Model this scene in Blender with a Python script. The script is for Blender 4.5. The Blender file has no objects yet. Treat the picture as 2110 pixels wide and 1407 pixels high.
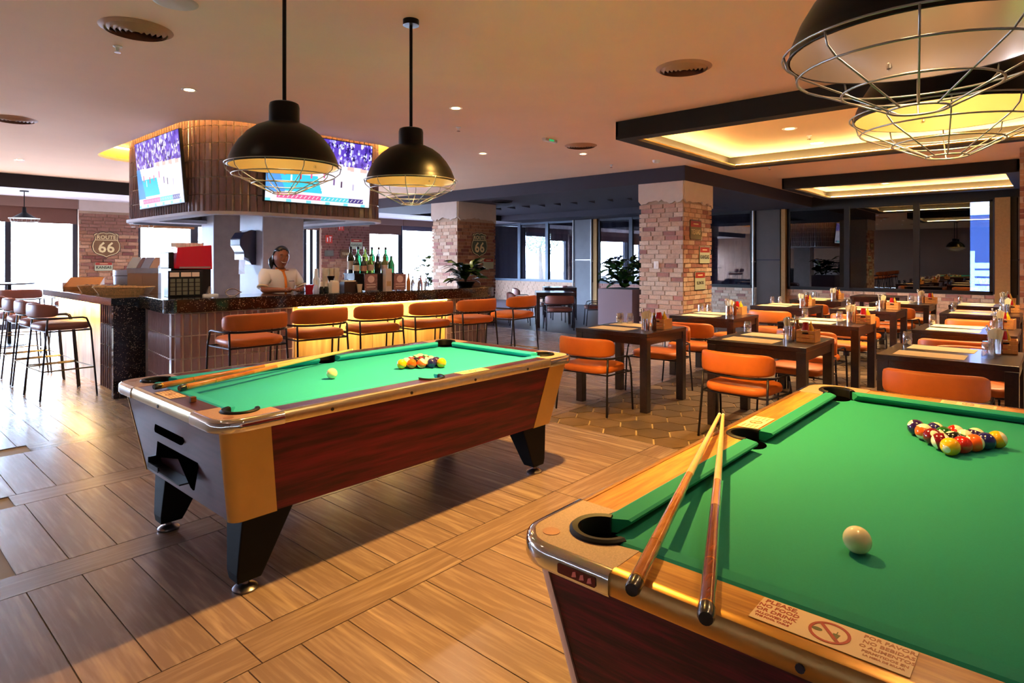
import bpy, bmesh, math, random
from mathutils import Vector, Matrix, noise
from mathutils.geometry import tessellate_polygon
random.seed(7)
PI = math.pi
sin, cos, rad = math.sin, math.cos, math.radians
SC = bpy.context.scene
COL = SC.collection

# ---------------------------------------------------------------- camera, world, exposure
# world frame: +X runs along the pool tables (away, to the right), +Y runs to the daylight windows (away, to the left)
cd = bpy.data.cameras.new('camera'); cam = bpy.data.objects.new('camera', cd); COL.objects.link(cam)
cd.sensor_width = 36; cd.lens = 1264 / 2110 * 36; cd.shift_y = -(703.5 - 535) / 2110
cd.clip_start = .05; cd.clip_end = 300
cam.location = (0, 0, 1.45); cam.rotation_euler = (rad(90), 0, rad(41.7 - 90))
SC.camera = cam
W = bpy.data.worlds.new('world'); SC.world = W; W.use_nodes = True
wn = W.node_tree.nodes; wl = W.node_tree.links
wb = wn['Background']; wb.inputs[1].default_value = 46.0
tc = wn.new('ShaderNodeTexCoord'); sx = wn.new('ShaderNodeSeparateXYZ'); cr = wn.new('ShaderNodeValToRGB')
wl.new(tc.outputs['Generated'], sx.inputs[0]); wl.new(sx.outputs[2], cr.inputs[0]); wl.new(cr.outputs[0], wb.inputs[0])
cr.color_ramp.elements[0].position = 0; cr.color_ramp.elements[0].color = (.56, .73, 1, 1)
cr.color_ramp.elements[1].position = .6; cr.color_ramp.elements[1].color = (.45, .62, 1, 1)
SC.view_settings.view_transform = 'Standard'; SC.view_settings.look = 'None'
SC.view_settings.exposure = 1.15; SC.view_settings.gamma = 1; SC.view_settings.use_curve_mapping = False
def light(name, kind, loc, power, color, **k):
    l = bpy.data.lights.new(name, kind); l.energy = power; l.color = color
    rot = k.pop('rot', None)
    for a, b in k.items(): setattr(l, a, b)
    o = bpy.data.objects.new(name, l); o.location = loc; COL.objects.link(o)
    if rot: o.rotation_euler = rot
    return o
for x0, x1 in ((1.0, 3.69), (4.84, 6.12), (6.12, 9.56), (11.22, 14.1), (-4, -1.2)):
    p_ = light('window_portal', 'AREA', ((x0 + x1) / 2, 16.15, 1.4), 1, (1, 1, 1), shape='RECTANGLE', size=x1 - x0, size_y=2.7, rot=(rad(-90), 0, 0)); p_.data.cycles.is_portal = True
# sun behind the building: it lights the pavement outside the left windows, which throws daylight up onto the ceiling
light('sun', 'SUN', (0, 0, 20), 25, (1, .96, .9), angle=rad(.5), rot=(rad(-24), 0, 0))
WARM = (1, .62, .28)
# ceiling downlights of the room; several are added out of view, without modelled fixtures
DOWN = [(2.22, 5.92), (2.02, 12.03), (6.40, 6.27), (4.3, 4.6), (.2, 3.1), (2.9, 2.0), (-.8, 1.0), (3.9, -1.6), (7.4, 5.2), (.3, 7.6)]
for i, (x, y) in enumerate(DOWN):
    light('downlight_beam', 'SPOT', (x, y, 2.975), {5: 520, 4: 8, 6: 8, 9: 10}.get(i, 42), (1, .56, .13) if i == 5 else (1, .83, .62), spot_size=rad(105 if i == 5 else 125), spot_blend=.7 if i == 5 else .9, shadow_soft_size=.05)  # the strong yellow one is an unseen lamp added for the golden floor
for x, y in ((7.52, 2.35), (8.68, 2.37), (7.52, .2), (8.68, .2), (13.2, 2.6), (14.2, 2.6), (13.2, .8), (10.6, 3.2)):
    light('tray_beam', 'SPOT', (x, y, 2.95), 190, (1, .72, .38), spot_size=rad(120), spot_blend=.9, shadow_soft_size=.05)

# ---------------------------------------------------------------- materials
def hx(s):
    v = [int(s[i:i + 2], 16) / 255 for i in (0, 2, 4)]
    return tuple(c / 12.92 if c <= .04045 else ((c + .055) / 1.055) ** 2.4 for c in v) + (1,)
MATS = {}
def mat(name, col='808080', rough=.5, metal=0, rnd=0, nz=None, bump=None, emit=0, coat=0, spec=.5, cols=None, stretch=None, trans=0, ior=1.45):
    """procedural principled material; nz=(scale,amount) mottles the colour, rnd varies it from piece to piece, cols = ramp per piece"""
    if name in MATS: return MATS[name]
    m = bpy.data.materials.new(name); m.use_nodes = True; N = m.node_tree.nodes; L = m.node_tree.links
    b = N['Principled BSDF']; base = hx(col) if isinstance(col, str) else col
    b.inputs['Base Color'].default_value = base; b.inputs['Roughness'].default_value = rough
    b.inputs['Metallic'].default_value = metal; b.inputs['Specular IOR Level'].default_value = spec
    b.inputs['IOR'].default_value = ior
    b.inputs['Coat Weight'].default_value = coat; b.inputs['Coat Roughness'].default_value = .08
    b.inputs['Transmission Weight'].default_value = trans
    m.diffuse_color = base
    out = None
    if cols:
        oi = N.new('ShaderNodeObjectInfo'); r = N.new('ShaderNodeValToRGB'); r.color_ramp.interpolation = 'CONSTANT'
        e = r.color_ramp.elements
        while len(e) < len(cols): e.new(.5)
        for i, c in enumerate(cols): e[i].position = i / len(cols); e[i].color = hx(c)
        L.new(oi.outputs['Random'], r.inputs[0]); out = r.outputs[0]
    def mulby(fac_socket, lo, hi, out):
        mr = N.new('ShaderNodeMapRange'); mr.inputs[3].default_value = lo; mr.inputs[4].default_value = hi
        L.new(fac_socket, mr.inputs[0])
        mx = N.new('ShaderNodeVectorMath'); mx.operation = 'SCALE'
        if out: L.new(out, mx.inputs[0])
        else: mx.inputs[0].default_value = base[:3]
        L.new(mr.outputs[0], mx.inputs['Scale']); return mx.outputs[0]
    if rnd:
        oi = N.new('ShaderNodeObjectInfo'); out = mulby(oi.outputs['Random'], 1 - rnd, 1 + rnd, out)
    if nz or bump:
        t = N.new('ShaderNodeTexCoord'); mp = N.new('ShaderNodeMapping'); L.new(t.outputs['Object'], mp.inputs[0])
        if stretch: mp.inputs['Scale'].default_value = stretch
        if rnd or cols:
            oi = N.new('ShaderNodeObjectInfo'); cm = N.new('ShaderNodeVectorMath'); cm.operation = 'SCALE'; cm.inputs[0].default_value = (37, 53, 11)
            L.new(oi.outputs['Random'], cm.inputs['Scale']); L.new(cm.outputs[0], mp.inputs['Location'])
    if nz:
        n = N.new('ShaderNodeTexNoise'); n.inputs['Scale'].default_value = nz[0]; n.inputs['Detail'].default_value = 6
        n.inputs['Roughness'].default_value = .6; L.new(mp.outputs[0], n.inputs[0])
        mr = N.new('ShaderNodeMapRange'); mr.inputs[1].default_value = .3; mr.inputs[2].default_value = .7; L.new(n.outputs[0], mr.inputs[0])
        out = mulby(mr.outputs[0], 1 - nz[1], 1 + nz[1], out)
    if bump:
        n = N.new('ShaderNodeTexNoise'); n.inputs['Scale'].default_value = bump[0]; n.inputs['Detail'].default_value = 4; L.new(mp.outputs[0], n.inputs[0])
        bp = N.new('ShaderNodeBump'); bp.inputs['Strength'].default_value = bump[1]; bp.inputs['Distance'].default_value = .01
        L.new(n.outputs[0], bp.inputs['Height']); L.new(bp.outputs[0], b.inputs['Normal'])
    if out: L.new(out, b.inputs['Base Color'])
    if emit:
        b.inputs['Emission Color'].default_value = base; b.inputs['Emission Strength'].default_value = emit
    MATS[name] = m; return m
def pane_mat(name, tint, gloss, rough=.0):
    m = bpy.data.materials.new(name); m.use_nodes = True; N = m.node_tree.nodes; L = m.node_tree.links
    for n in list(N):
        if n.type != 'OUTPUT_MATERIAL': N.remove(n)
    t = N.new('ShaderNodeBsdfTransparent'); t.inputs[0].default_value = tint
    g = N.new('ShaderNodeBsdfGlossy'); g.inputs['Roughness'].default_value = rough
    lw = N.new('ShaderNodeLayerWeight'); lw.inputs[0].default_value = .5; f = N.new('ShaderNodeMath'); f.operation = 'POWER'; f.inputs[1].default_value = 4.5; L.new(lw.outputs['Facing'], f.inputs[0])
    a = N.new('ShaderNodeMath'); a.operation = 'MAXIMUM'; a.inputs[1].default_value = gloss
    x = N.new('ShaderNodeMixShader'); L.new(f.outputs[0], a.inputs[0]); L.new(a.outputs[0], x.inputs[0]); L.new(t.outputs[0], x.inputs[1]); L.new(g.outputs[0], x.inputs[2])
    L.new(x.outputs[0], N['Material Output'].inputs[0]); MATS[name] = m; return m
def attr_emit(name, strength):
    m = bpy.data.materials.new(name); m.use_nodes = True; N = m.node_tree.nodes; L = m.node_tree.links; b = N['Principled BSDF']
    a = N.new('ShaderNodeVertexColor'); a.layer_name = 'Col'; b.inputs['Base Color'].default_value = (0, 0, 0, 1); b.inputs['Roughness'].default_value = .2
    L.new(a.outputs[0], b.inputs['Emission Color']); b.inputs['Emission Strength'].default_value = strength; return m
def ball_mat(col, stripe):
    k = 'ball_%s_%d' % (col, stripe)
    if k in MATS: return MATS[k]
    m = mat(k, col, .12, coat=.6); N = m.node_tree.nodes; L = m.node_tree.links; b = N['Principled BSDF']
    t = N.new('ShaderNodeTexCoord'); s = N.new('ShaderNodeSeparateXYZ'); L.new(t.outputs['Object'], s.inputs[0])
    sp = N.new('ShaderNodeMath'); sp.operation = 'GREATER_THAN'; sp.inputs[1].default_value = .0308 * .9; L.new(s.outputs[0], sp.inputs[0])
    fac = sp.outputs[0]
    if stripe:
        ab = N.new('ShaderNodeMath'); ab.operation = 'ABSOLUTE'; L.new(s.outputs[2], ab.inputs[0])
        gt = N.new('ShaderNodeMath'); gt.operation = 'GREATER_THAN'; gt.inputs[1].default_value = .0165; L.new(ab.outputs[0], gt.inputs[0])
        mx = N.new('ShaderNodeMath'); mx.operation = 'MAXIMUM'; L.new(gt.outputs[0], mx.inputs[0]); L.new(sp.outputs[0], mx.inputs[1]); fac = mx.outputs[0]
    c = N.new('ShaderNodeMix'); c.data_type = 'RGBA'; c.inputs[6].default_value = hx(col); c.inputs[7].default_value = hx('EFE3C0')
    L.new(fac, c.inputs[0]); L.new(c.outputs[2], b.inputs['Base Color']); return m
def grain(name, c1, c2, scale, rough, axis, rnd=.12, bump=.05, coat=0, ring=7.0, spec=.5):
    """wood grain running along the given local axis"""
    if name in MATS: return MATS[name]
    m = bpy.data.materials.new(name); m.use_nodes = True; N = m.node_tree.nodes; L = m.node_tree.links; b = N['Principled BSDF']
    t = N.new('ShaderNodeTexCoord'); mp = N.new('ShaderNodeMapping'); L.new(t.outputs['Object'], mp.inputs[0])
    sc = [scale] * 3; sc[axis] = scale * .07; mp.inputs['Scale'].default_value = sc
    oi = N.new('ShaderNodeObjectInfo'); cm = N.new('ShaderNodeVectorMath'); cm.operation = 'SCALE'; cm.inputs[0].default_value = (31, 17, 71)
    L.new(oi.outputs['Random'], cm.inputs['Scale']); L.new(cm.outputs[0], mp.inputs['Location'])
    n = N.new('ShaderNodeTexNoise'); n.inputs['Scale'].default_value = 1; n.inputs['Detail'].default_value = 5; n.inputs['Distortion'].default_value = .6; L.new(mp.outputs[0], n.inputs[0])
    w = N.new('ShaderNodeMath'); w.operation = 'MULTIPLY'; w.inputs[1].default_value = ring; L.new(n.outputs[0], w.inputs[0])
    sn = N.new('ShaderNodeMath'); sn.operation = 'SINE'; L.new(w.outputs[0], sn.inputs[0])
    n2 = N.new('ShaderNodeTexNoise'); n2.inputs['Scale'].default_value = 4; n2.inputs['Detail'].default_value = 8; L.new(mp.outputs[0], n2.inputs[0])
    ad = N.new('ShaderNodeMath'); ad.operation = 'MULTIPLY_ADD'; ad.inputs[1].default_value = .28; L.new(sn.outputs[0], ad.inputs[0]); L.new(n2.outputs[0], ad.inputs[2])
    r = N.new('ShaderNodeValToRGB'); r.color_ramp.elements[0].position = .2; r.color_ramp.elements[0].color = hx(c1); r.color_ramp.elements[1].position = .8; r.color_ramp.elements[1].color = hx(c2)
    L.new(ad.outputs[0], r.inputs[0])
    mr = N.new('ShaderNodeMapRange'); mr.inputs[3].default_value = 1 - rnd; mr.inputs[4].default_value = 1 + rnd; L.new(oi.outputs['Random'], mr.inputs[0])
    v = N.new('ShaderNodeVectorMath'); v.operation = 'SCALE'; L.new(r.outputs[0], v.inputs[0]); L.new(mr.outputs[0], v.inputs['Scale']); L.new(v.outputs[0], b.inputs['Base Color'])
    b.inputs['Roughness'].default_value = rough; b.inputs['Coat Weight'].default_value = coat; b.inputs['Coat Roughness'].default_value = .1; b.inputs['Specular IOR Level'].default_value = spec
    if bump:
        bp = N.new('ShaderNodeBump'); bp.inputs['Strength'].default_value = bump; bp.inputs['Distance'].default_value = .004; L.new(ad.outputs[0], bp.inputs['Height']); L.new(bp.outputs[0], b.inputs['Normal'])
    m.diffuse_color = hx(c2); MATS[name] = m; return m

BLACK = mat('black_metal', '141214', .35, .6)
STEEL = mat('dark_steel', '35323A', .4, .8)
CHROME = mat('chrome', 'D8D4D0', .1, 1)
ALU = mat('brushed_aluminium', 'C8B894', .28, 1, nz=(40, .08), stretch=(1, 12, 1))  # warm reflected light is put into the aluminium colour
SILVER = mat('silver_metal', 'C9CBD4', .22, 1)
WIRE = mat('cage_wire', '9C9890', .3, .8)
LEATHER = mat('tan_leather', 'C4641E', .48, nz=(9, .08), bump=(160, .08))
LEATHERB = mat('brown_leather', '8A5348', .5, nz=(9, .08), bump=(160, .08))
ESP = grain('espresso_wood', '170D10', '2C1B1C', 22, .3, 0, rnd=.05, bump=.02, coat=.4)
GRAN = mat('speckled_black_granite', '0D0A0B', .12, coat=.4)
def flecks(m, scale, col, thr):
    N = m.node_tree.nodes; L = m.node_tree.links; b = N['Principled BSDF']; t = N.new('ShaderNodeTexCoord'); v = N.new('ShaderNodeTexVoronoi'); v.inputs['Scale'].default_value = scale; L.new(t.outputs['Object'], v.inputs['Vector'])
    w = N.new('ShaderNodeSeparateColor'); L.new(v.outputs['Color'], w.inputs[0]); g = N.new('ShaderNodeMath'); g.operation = 'GREATER_THAN'; g.inputs[1].default_value = thr; L.new(w.outputs[0], g.inputs[0])
    d = N.new('ShaderNodeMath'); d.operation = 'LESS_THAN'; d.inputs[1].default_value = .42; L.new(v.outputs['Distance'], d.inputs[0]); k = N.new('ShaderNodeMath'); k.operation = 'MULTIPLY'; L.new(g.outputs[0], k.inputs[0]); L.new(d.outputs[0], k.inputs[1])
    c = N.new('ShaderNodeMix'); c.data_type = 'RGBA'; c.inputs[6].default_value = b.inputs['Base Color'].default_value[:]; c.inputs[7].default_value = hx(col); L.new(k.outputs[0], c.inputs[0]); L.new(c.outputs[2], b.inputs['Base Color'])
flecks(GRAN, 120, '9A8670', .84)
CEIL = mat('ceiling_paint', 'EDC6A4', .8, nz=(1.2, .03))
DARKC = mat('charcoal_ceiling_paint', '3B3640', .8)
RAFT = mat('raft_black_paint', '17130F', .7)
RAFTIN = mat('raft_inner_paint', 'D2A878', .7)
WHITEP = mat('white_plaster', 'C9C4CA', .8)
CONC = mat('concrete_panel', '877A74', .75, nz=(5, .14), bump=(30, .1))
CONCL = mat('pale_concrete', 'A39A98', .8, nz=(4, .07), bump=(30, .06))
MORT = mat('brick_mortar', 'B39A83', .9, nz=(30, .1))
PLAST = mat('column_plaster', 'C8B9AE', .85, nz=(8, .04), bump=(40, .1))
BRICK = mat('pale_mixed_brick', 'BBA089', .85, cols=['C7A892', 'BE9C84', 'CDB39C', 'B98F78', 'C4A58C', 'D0B8A2', 'A9766A', 'C2A188', 'BC9880', '98695F'], nz=(26, .16), bump=(60, .3))
BRICKR = mat('rust_mixed_brick', '9C6A4C', .85, cols=['A87C5C', '9A6C50', 'B08668', '8A5848', 'A2765A', 'BC9474', '7C4C42', '9E7054', 'A88066', '8C6252'], nz=(26, .2), bump=(60, .3))
TILEM = mat('glazed_brown_tile', '745E64', .16, rnd=.10, nz=(10, .08), coat=.5)
TILEP = mat('glazed_mauve_tile', '96767A', .2, rnd=.08, nz=(10, .06), coat=.4)
GROUT = mat('grout_and_edge_highlight', 'EFE0D8', .85)  # joints kept pale so they also carry the ribs' edge highlights
LED = mat('warm_led_strip', 'FFD486', .5, emit=110)
LEDB = mat('bar_led_strip', 'FFD27A', .5, emit=16)
LAMPW = mat('lit_lamp_disc', 'FFE6B8', .5, emit=9)
FRAME = mat('dark_window_frame', '2B2D36', .45, .3)
FRAMEB = mat('black_window_frame', '15100F', .45, .2)
PIPE = mat('painted_pipe', 'A9A7A6', .4, .5)
WHITE = mat('white_plastic', 'E8E4E0', .4)
PAPER = mat('cream_paper', 'E7CFA0', .8)
NAPKIN = mat('folded_napkin', 'F4ECD0', .9)
BLINDB = mat('brown_roller_blind', '6E4A3E', .85, nz=(120, .06))
BLINDO = mat('orange_roller_blind', '8A5A30', .85)  # blind cloth in one even orange-brown
CURT = mat('navy_curtain', '0E0D22', .8, bump=(8, .3))
CURTB = mat('black_curtain', '0B0808', .8, bump=(8, .3))
PANE = pane_mat('clear_pane', (.97, .985, 1, 1), .03)
PANED = pane_mat('tinted_reflective_pane', (.20, .24, .32, 1), .16); PANEC = pane_mat('curtained_reflective_pane', (.8, .8, .85, 1), .10)
GLASS = pane_mat('drinking_glass', (.93, .94, .95, 1), .30, .05)
GREENG = mat('green_bottle_glass', '1E8A4C', .06, coat=.5, emit=0, trans=.7)
PLANTL = mat('glossy_leaf', '1F3A14', .25, rnd=.35, coat=.3)
PLANTL2 = mat('bright_leaf', '5C7A1E', .25, rnd=.3, coat=.3)

# ---------------------------------------------------------------- mesh helpers
class MB:
    def __init__(s): s.v = []; s.f = []
    def add(s, vs, fs):
        o = len(s.v); s.v += [tuple(p) for p in vs]; s.f += [tuple(i + o for i in f) for f in fs]; return s
    def box(s, x0, y0, z0, x1, y1, z1):
        return s.add([(x0, y0, z0), (x1, y0, z0), (x1, y1, z0), (x0, y1, z0), (x0, y0, z1), (x1, y0, z1), (x1, y1, z1), (x0, y1, z1)],
                     [(0, 3, 2, 1), (4, 5, 6, 7), (0, 1, 5, 4), (1, 2, 6, 5), (2, 3, 7, 6), (3, 0, 4, 7)])
    def cbox(s, x, y, z, a, b, c): return s.box(x - a / 2, y - b / 2, z - c / 2, x + a / 2, y + b / 2, z + c / 2)
    def prism(s, poly, z0, z1, caps=True):
        """closed prism over a simple (possibly concave) plan polygon"""
        n = len(poly); ar = sum(poly[i][0] * poly[(i + 1) % n][1] - poly[(i + 1) % n][0] * poly[i][1] for i in range(n))
        if ar < 0: poly = poly[::-1]
        vs = [(p[0], p[1], z0) for p in poly] + [(p[0], p[1], z1) for p in poly]
        fs = [(i, (i + 1) % n, n + (i + 1) % n, n + i) for i in range(n)]
        if caps:
            for t in tessellate_polygon([[Vector((p[0], p[1], 0)) for p in poly]]):
                a, b, c = t
                cr_ = (poly[b][0] - poly[a][0]) * (poly[c][1] - poly[a][1]) - (poly[b][1] - poly[a][1]) * (poly[c][0] - poly[a][0])
                if cr_ < 0: a, c = c, a
                fs += [(a + n, b + n, c + n), (c, b, a)]
        return s.add(vs, fs)
    def loft(s, rings, close=True, capa=True, capb=True):
        n = len(rings[0]); vs = [p for r in rings for p in r]; fs = []
        for k in range(len(rings) - 1):
            for i in range(n if close else n - 1):
                j = (i + 1) % n; fs.append((k * n + i, k * n + j, (k + 1) * n + j, (k + 1) * n + i))
        if capa: fs.append(tuple(range(n))[::-1])
        if capb: m = (len(rings) - 1) * n; fs.append(tuple(m + i for i in range(n)))
        return s.add(vs, fs)
    def lathe(s, prof, seg=20, c=(0, 0, 0), arc=2 * PI):
        rings = []
        for r, z in prof: rings.append([(c[0] + r * cos(arc * i / seg), c[1] + r * sin(arc * i / seg), c[2] + z) for i in range(seg)])
        return s.loft(rings, True, prof[0][0] > 1e-5, prof[-1][0] > 1e-5)
    def tube(s, pts, r, seg=8, closed=False):
        pts = [Vector(p) for p in pts]; n = len(pts); rings = []
        prev = None
        for i, p in enumerate(pts):
            if closed: t = (pts[(i + 1) % n] - pts[i - 1])
            else: t = pts[min(i + 1, n - 1)] - pts[max(i - 1, 0)]
            t.normalize()
            if prev is None: a = Vector((0, 0, 1)) if abs(t.z) < .9 else Vector((1, 0, 0))
            else: a = prev
            u = (a - t * a.dot(t)).normalized(); w = t.cross(u); prev = u
            rr = r[i] if isinstance(r, (list, tuple)) else r
            rings.append([tuple(p + (u * cos(2 * PI * k / seg) + w * sin(2 * PI * k / seg)) * rr) for k in range(seg)])
        if closed: rings.append(rings[0]); return s.loft(rings, True, False, False)
        return s.loft(rings)
    def mesh(s, name, m=None, smooth=False, bevel=0):
        me = bpy.data.meshes.new(name); me.from_pydata(s.v, [], s.f); me.update()
        bm = bmesh.new(); bm.from_mesh(me)
        if bevel:
            bmesh.ops.remove_doubles(bm, verts=bm.verts, dist=1e-5)
            es = [e for e in bm.edges if len(e.link_faces) == 2 and e.calc_face_angle(0) > .5]
            bmesh.ops.bevel(bm, geom=es, offset=bevel, segments=2, profile=.6, affect='EDGES')
        bmesh.ops.recalc_face_normals(bm, faces=bm.faces); bm.to_mesh(me); bm.free()
        if smooth:
            me.polygons.foreach_set('use_smooth', [True] * len(me.polygons))
            if smooth == 'auto': me.set_sharp_from_angle(angle=rad(38))
        if m: me.materials.append(m)
        return me
    def build(s, name, m=None, parent=None, smooth=False, bevel=0, loc=None, rz=0):
        return link(name, s.mesh(name, m, smooth, bevel), parent, loc, rz)
def link(name, me, parent=None, loc=None, rz=0):
    o = bpy.data.objects.new(name, me); COL.objects.link(o); o.parent = parent
    if loc: o.location = loc
    if rz: o.rotation_euler = (0, 0, rz)
    return o
def thing(name, label, cat, loc=(0, 0, 0), rz=0, group=None):
    o = bpy.data.objects.new(name, None); COL.objects.link(o); o.location = loc; o.rotation_euler = (0, 0, rz); o.empty_display_size = .1
    return tag(o, label, cat, group)
def tag(o, label, cat, group=None):
    o['label'] = label; o['category'] = cat
    if group: o['group'] = group
    return o
def struct(o): o['kind'] = 'structure'; return o
def stuff(o): o['kind'] = 'stuff'; return o
def dup(root, loc=None, rz=None, label=None, group=None):
    r = root.copy(); COL.objects.link(r)
    if loc is not None: r.location = loc
    if rz is not None: r.rotation_euler = (0, 0, rz)
    if label: r['label'] = label
    if group: r['group'] = group
    for ch in KIDS(root):
        c = ch.copy(); COL.objects.link(c); c.parent = r
        for g in KIDS(ch):
            d = g.copy(); COL.objects.link(d); d.parent = c
    return r
def KIDS(o): return [c for c in o.children]
def orient(o, org, right, up):
    r = Vector(right).normalized(); u = Vector(up); u = (u - r * u.dot(r)).normalized(); n = r.cross(u)
    o.matrix_local = Matrix(((r.x, u.x, n.x, org[0]), (r.y, u.y, n.y, org[1]), (r.z, u.z, n.z, org[2]), (0, 0, 0, 1))); return o
def text_mesh(body, size, m, depth=.002, align='CENTER', spacing=1.0, bold=0):
    c = bpy.data.curves.new('t', 'FONT'); c.body = body; c.size = size; c.align_x = align; c.align_y = 'CENTER'; c.extrude = depth; c.space_character = spacing
    c.resolution_u = 2; c.offset = bold
    o = bpy.data.objects.new('t', c); COL.objects.link(o); dg = bpy.context.evaluated_depsgraph_get()
    me = bpy.data.meshes.new_from_object(o.evaluated_get(dg)); bpy.data.objects.remove(o); bpy.data.curves.remove(c)
    me.materials.clear(); me.materials.append(m); return me
def rrect(w, d, r, n=5):
    pts = []
    for cx, cy, a0 in ((w / 2 - r, d / 2 - r, 0), (-w / 2 + r, d / 2 - r, 90), (-w / 2 + r, -d / 2 + r, 180), (w / 2 - r, -d / 2 + r, 270)):
        for i in range(n + 1): a = rad(a0 + 90 * i / n); pts.append((cx + r * cos(a), cy + r * sin(a)))
    return pts
def cushion(mb, w, d, t, z, r=.08, sx=0):
    rings = []
    for k, h in ((.90, 0), (.98, .12), (1, .35), (1, .6), (.96, .85), (.85, .97), (.5, 1.03)):
        rings.append([(x * (1 - (1 - k) * 1.0) + sx, y * (1 - (1 - k)), z + t * h) for x, y in rrect(w, d, r)])
    mb.loft(rings); return mb
def arcpts(cx, cy, r, a0, a1, n): return [(cx + r * cos(rad(a0 + (a1 - a0) * i / n)), cy + r * sin(rad(a0 + (a1 - a0) * i / n))) for i in range(n + 1)]

# ================================================================ SETTING
# ---------------------------------------------------------------- floor
floor = struct(MB().box(-4, -4.5, -.1, 16.6, 16.2, -.008).build('floor', mat('floor_grout', 'A08A68', .8)))
HU, HV = 4.34, 3.5                     # the hexagon-tiled dining zone starts at x > HU and y < HV
FU = 9.7                               # beyond this the dark floor starts
def vis(x, y, m=60):
    s_, c_ = .6652, .7466; r = x * s_ - y * c_; d = x * c_ + y * s_
    if d < .35: return None
    px = 1055 + 1264 * r / d; py = 535 + 1264 * 1.45 / d
    return d if -m < px < 2110 + m and py < 1407 + 260 else None
planks = []
for k in range(-5, 13):
    v0 = 2.357 + 1.2235 * k; v1 = v0 + 1.003; vb = v1 + .2205
    for n in range(-12, 76):
        u0 = .588 + .204 * n; planks.append((u0, v0, u0 + .204, v1, 1))
    for n in range(-2, 17):
        u0 = .45 + 1.0 * n + (k % 3) * .3; planks.append((u0, v1, u0 + 1.0, vb, 0))
cells = []
for u0, v0, u1, v1, ax in planks:
    if u0 >= FU or v0 > 15.95: continue
    u1 = min(u1, FU); v1 = min(v1, 15.98)
    if u1 > HU and v0 < HV:
        if v1 <= HV:
            if u0 >= HU: continue
            u1 = HU
        elif u0 >= HU: v0 = HV
        else:
            cells.append((u0, v0, HU, v1, ax)); u0 = HU; v0 = HV
    if u1 - u0 < .02 or v1 - v0 < .02: continue
    d = vis((u0 + u1) / 2, (v0 + v1) / 2)
    if d is None: continue
    cells.append((u0, v0, u1, v1, ax))
cells = sorted([(vis((c[0] + c[2]) / 2, (c[1] + c[3]) / 2, 400) or 99, c) for c in cells])
WOODV = grain('wood_look_plank_tile', '78625A', 'A08A7C', 14, .27, 1, rnd=.10, bump=.12, ring=9, spec=.8)
WOODU = grain('wood_look_border_tile', '745E54', '988274', 14, .27, 0, rnd=.10, bump=.12, ring=9, spec=.8)
pm = {}
far_v = MB(); far_u = MB()
for i, (d, (u0, v0, u1, v1, ax)) in enumerate(cells):
    g = .0025; w, h = u1 - u0 - 2 * g, v1 - v0 - 2 * g
    if i < 300:
        k = (round(w, 3), round(h, 3), ax)
        if k not in pm: pm[k] = MB().box(-w / 2, -h / 2, -.01, w / 2, h / 2, 0).mesh('plank', WOODV if ax else WOODU)
        link('plank', pm[k], floor, ((u0 + u1) / 2, (v0 + v1) / 2, 0))
    else: (far_v if ax else far_u).box(u0 + g, v0 + g, -.008, u1 - g, v1 - g, 0)
stuff(far_v.build('distant_planks', WOODV, floor)); stuff(far_u.build('distant_border_planks', WOODU, floor))
# hexagon tiles
HEX = mat('brown_stone_hexagon', '6A553C', .45, cols=['5A4630', '4C3C2A', '604C36', '544330', '665038', '483826'], nz=(5, .3), bump=(20, .2))
R_ = .158; hexes = []; hw = R_ * math.sqrt(3)
hm = MB().prism([((R_ - .008) * cos(rad(60 * i + 30)), (R_ - .008) * sin(rad(60 * i + 30))) for i in range(6)], -.008, 0).mesh('hexagon_tile', HEX)
def clip(poly, ax_, val, keep_greater):
    out = []
    for i in range(len(poly)):
        p, q = poly[i - 1], poly[i]; a = (p[ax_] >= val) == keep_greater; b = (q[ax_] >= val) == keep_greater
        if a != b:
            t = (val - p[ax_]) / (q[ax_] - p[ax_]); out.append((p[0] + (q[0] - p[0]) * t, p[1] + (q[1] - p[1]) * t))
        if b: out.append(q)
    return out
for j in range(-16, 16):
    for i in range(-1, 45):
        x = HU + i * hw + (hw / 2 if j % 2 else 0); y = HV - .02 + j * R_ * 1.5
        if x > 16.3 or y > HV + .16 or x < HU - .14: continue
        d = vis(x, y, 40)
        if d and d < 15: hexes.append((d, x, y))
hexes.sort(); fh = MB()
for i, (d, x, y) in enumerate(hexes):
    inside = x > HU + hw / 2 and y < HV - R_
    if inside and i < 300: link('hexagon_tile', hm, floor, (x, y, 0))
    else:
        pl = [(x + (R_ - .008) * cos(rad(60 * k + 30)), y + (R_ - .008) * sin(rad(60 * k + 30))) for k in range(6)]
        pl = clip(clip(pl, 0, HU, True), 1, HV, False)
        if len(pl) < 3: continue
        if i < 300:
            MB().prism([(p[0] - x, p[1] - y) for p in pl], -.008, 0).build('hexagon_tile', HEX, floor, loc=(x, y, 0))
        else: fh.prism(pl, -.008, 0)
stuff(fh.build('distant_hexagon_tiles', HEX, floor))
MB().box(HU, HV, -.009, FU, HV + .004, .001).build('edge_trim', STEEL, floor)
MB().box(FU, 3.5, -.009, 16.4, 16, 0).build('far_dark_floor', mat('dark_vinyl_floor', '4A4550', .35, nz=(2, .12)), floor)

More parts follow.
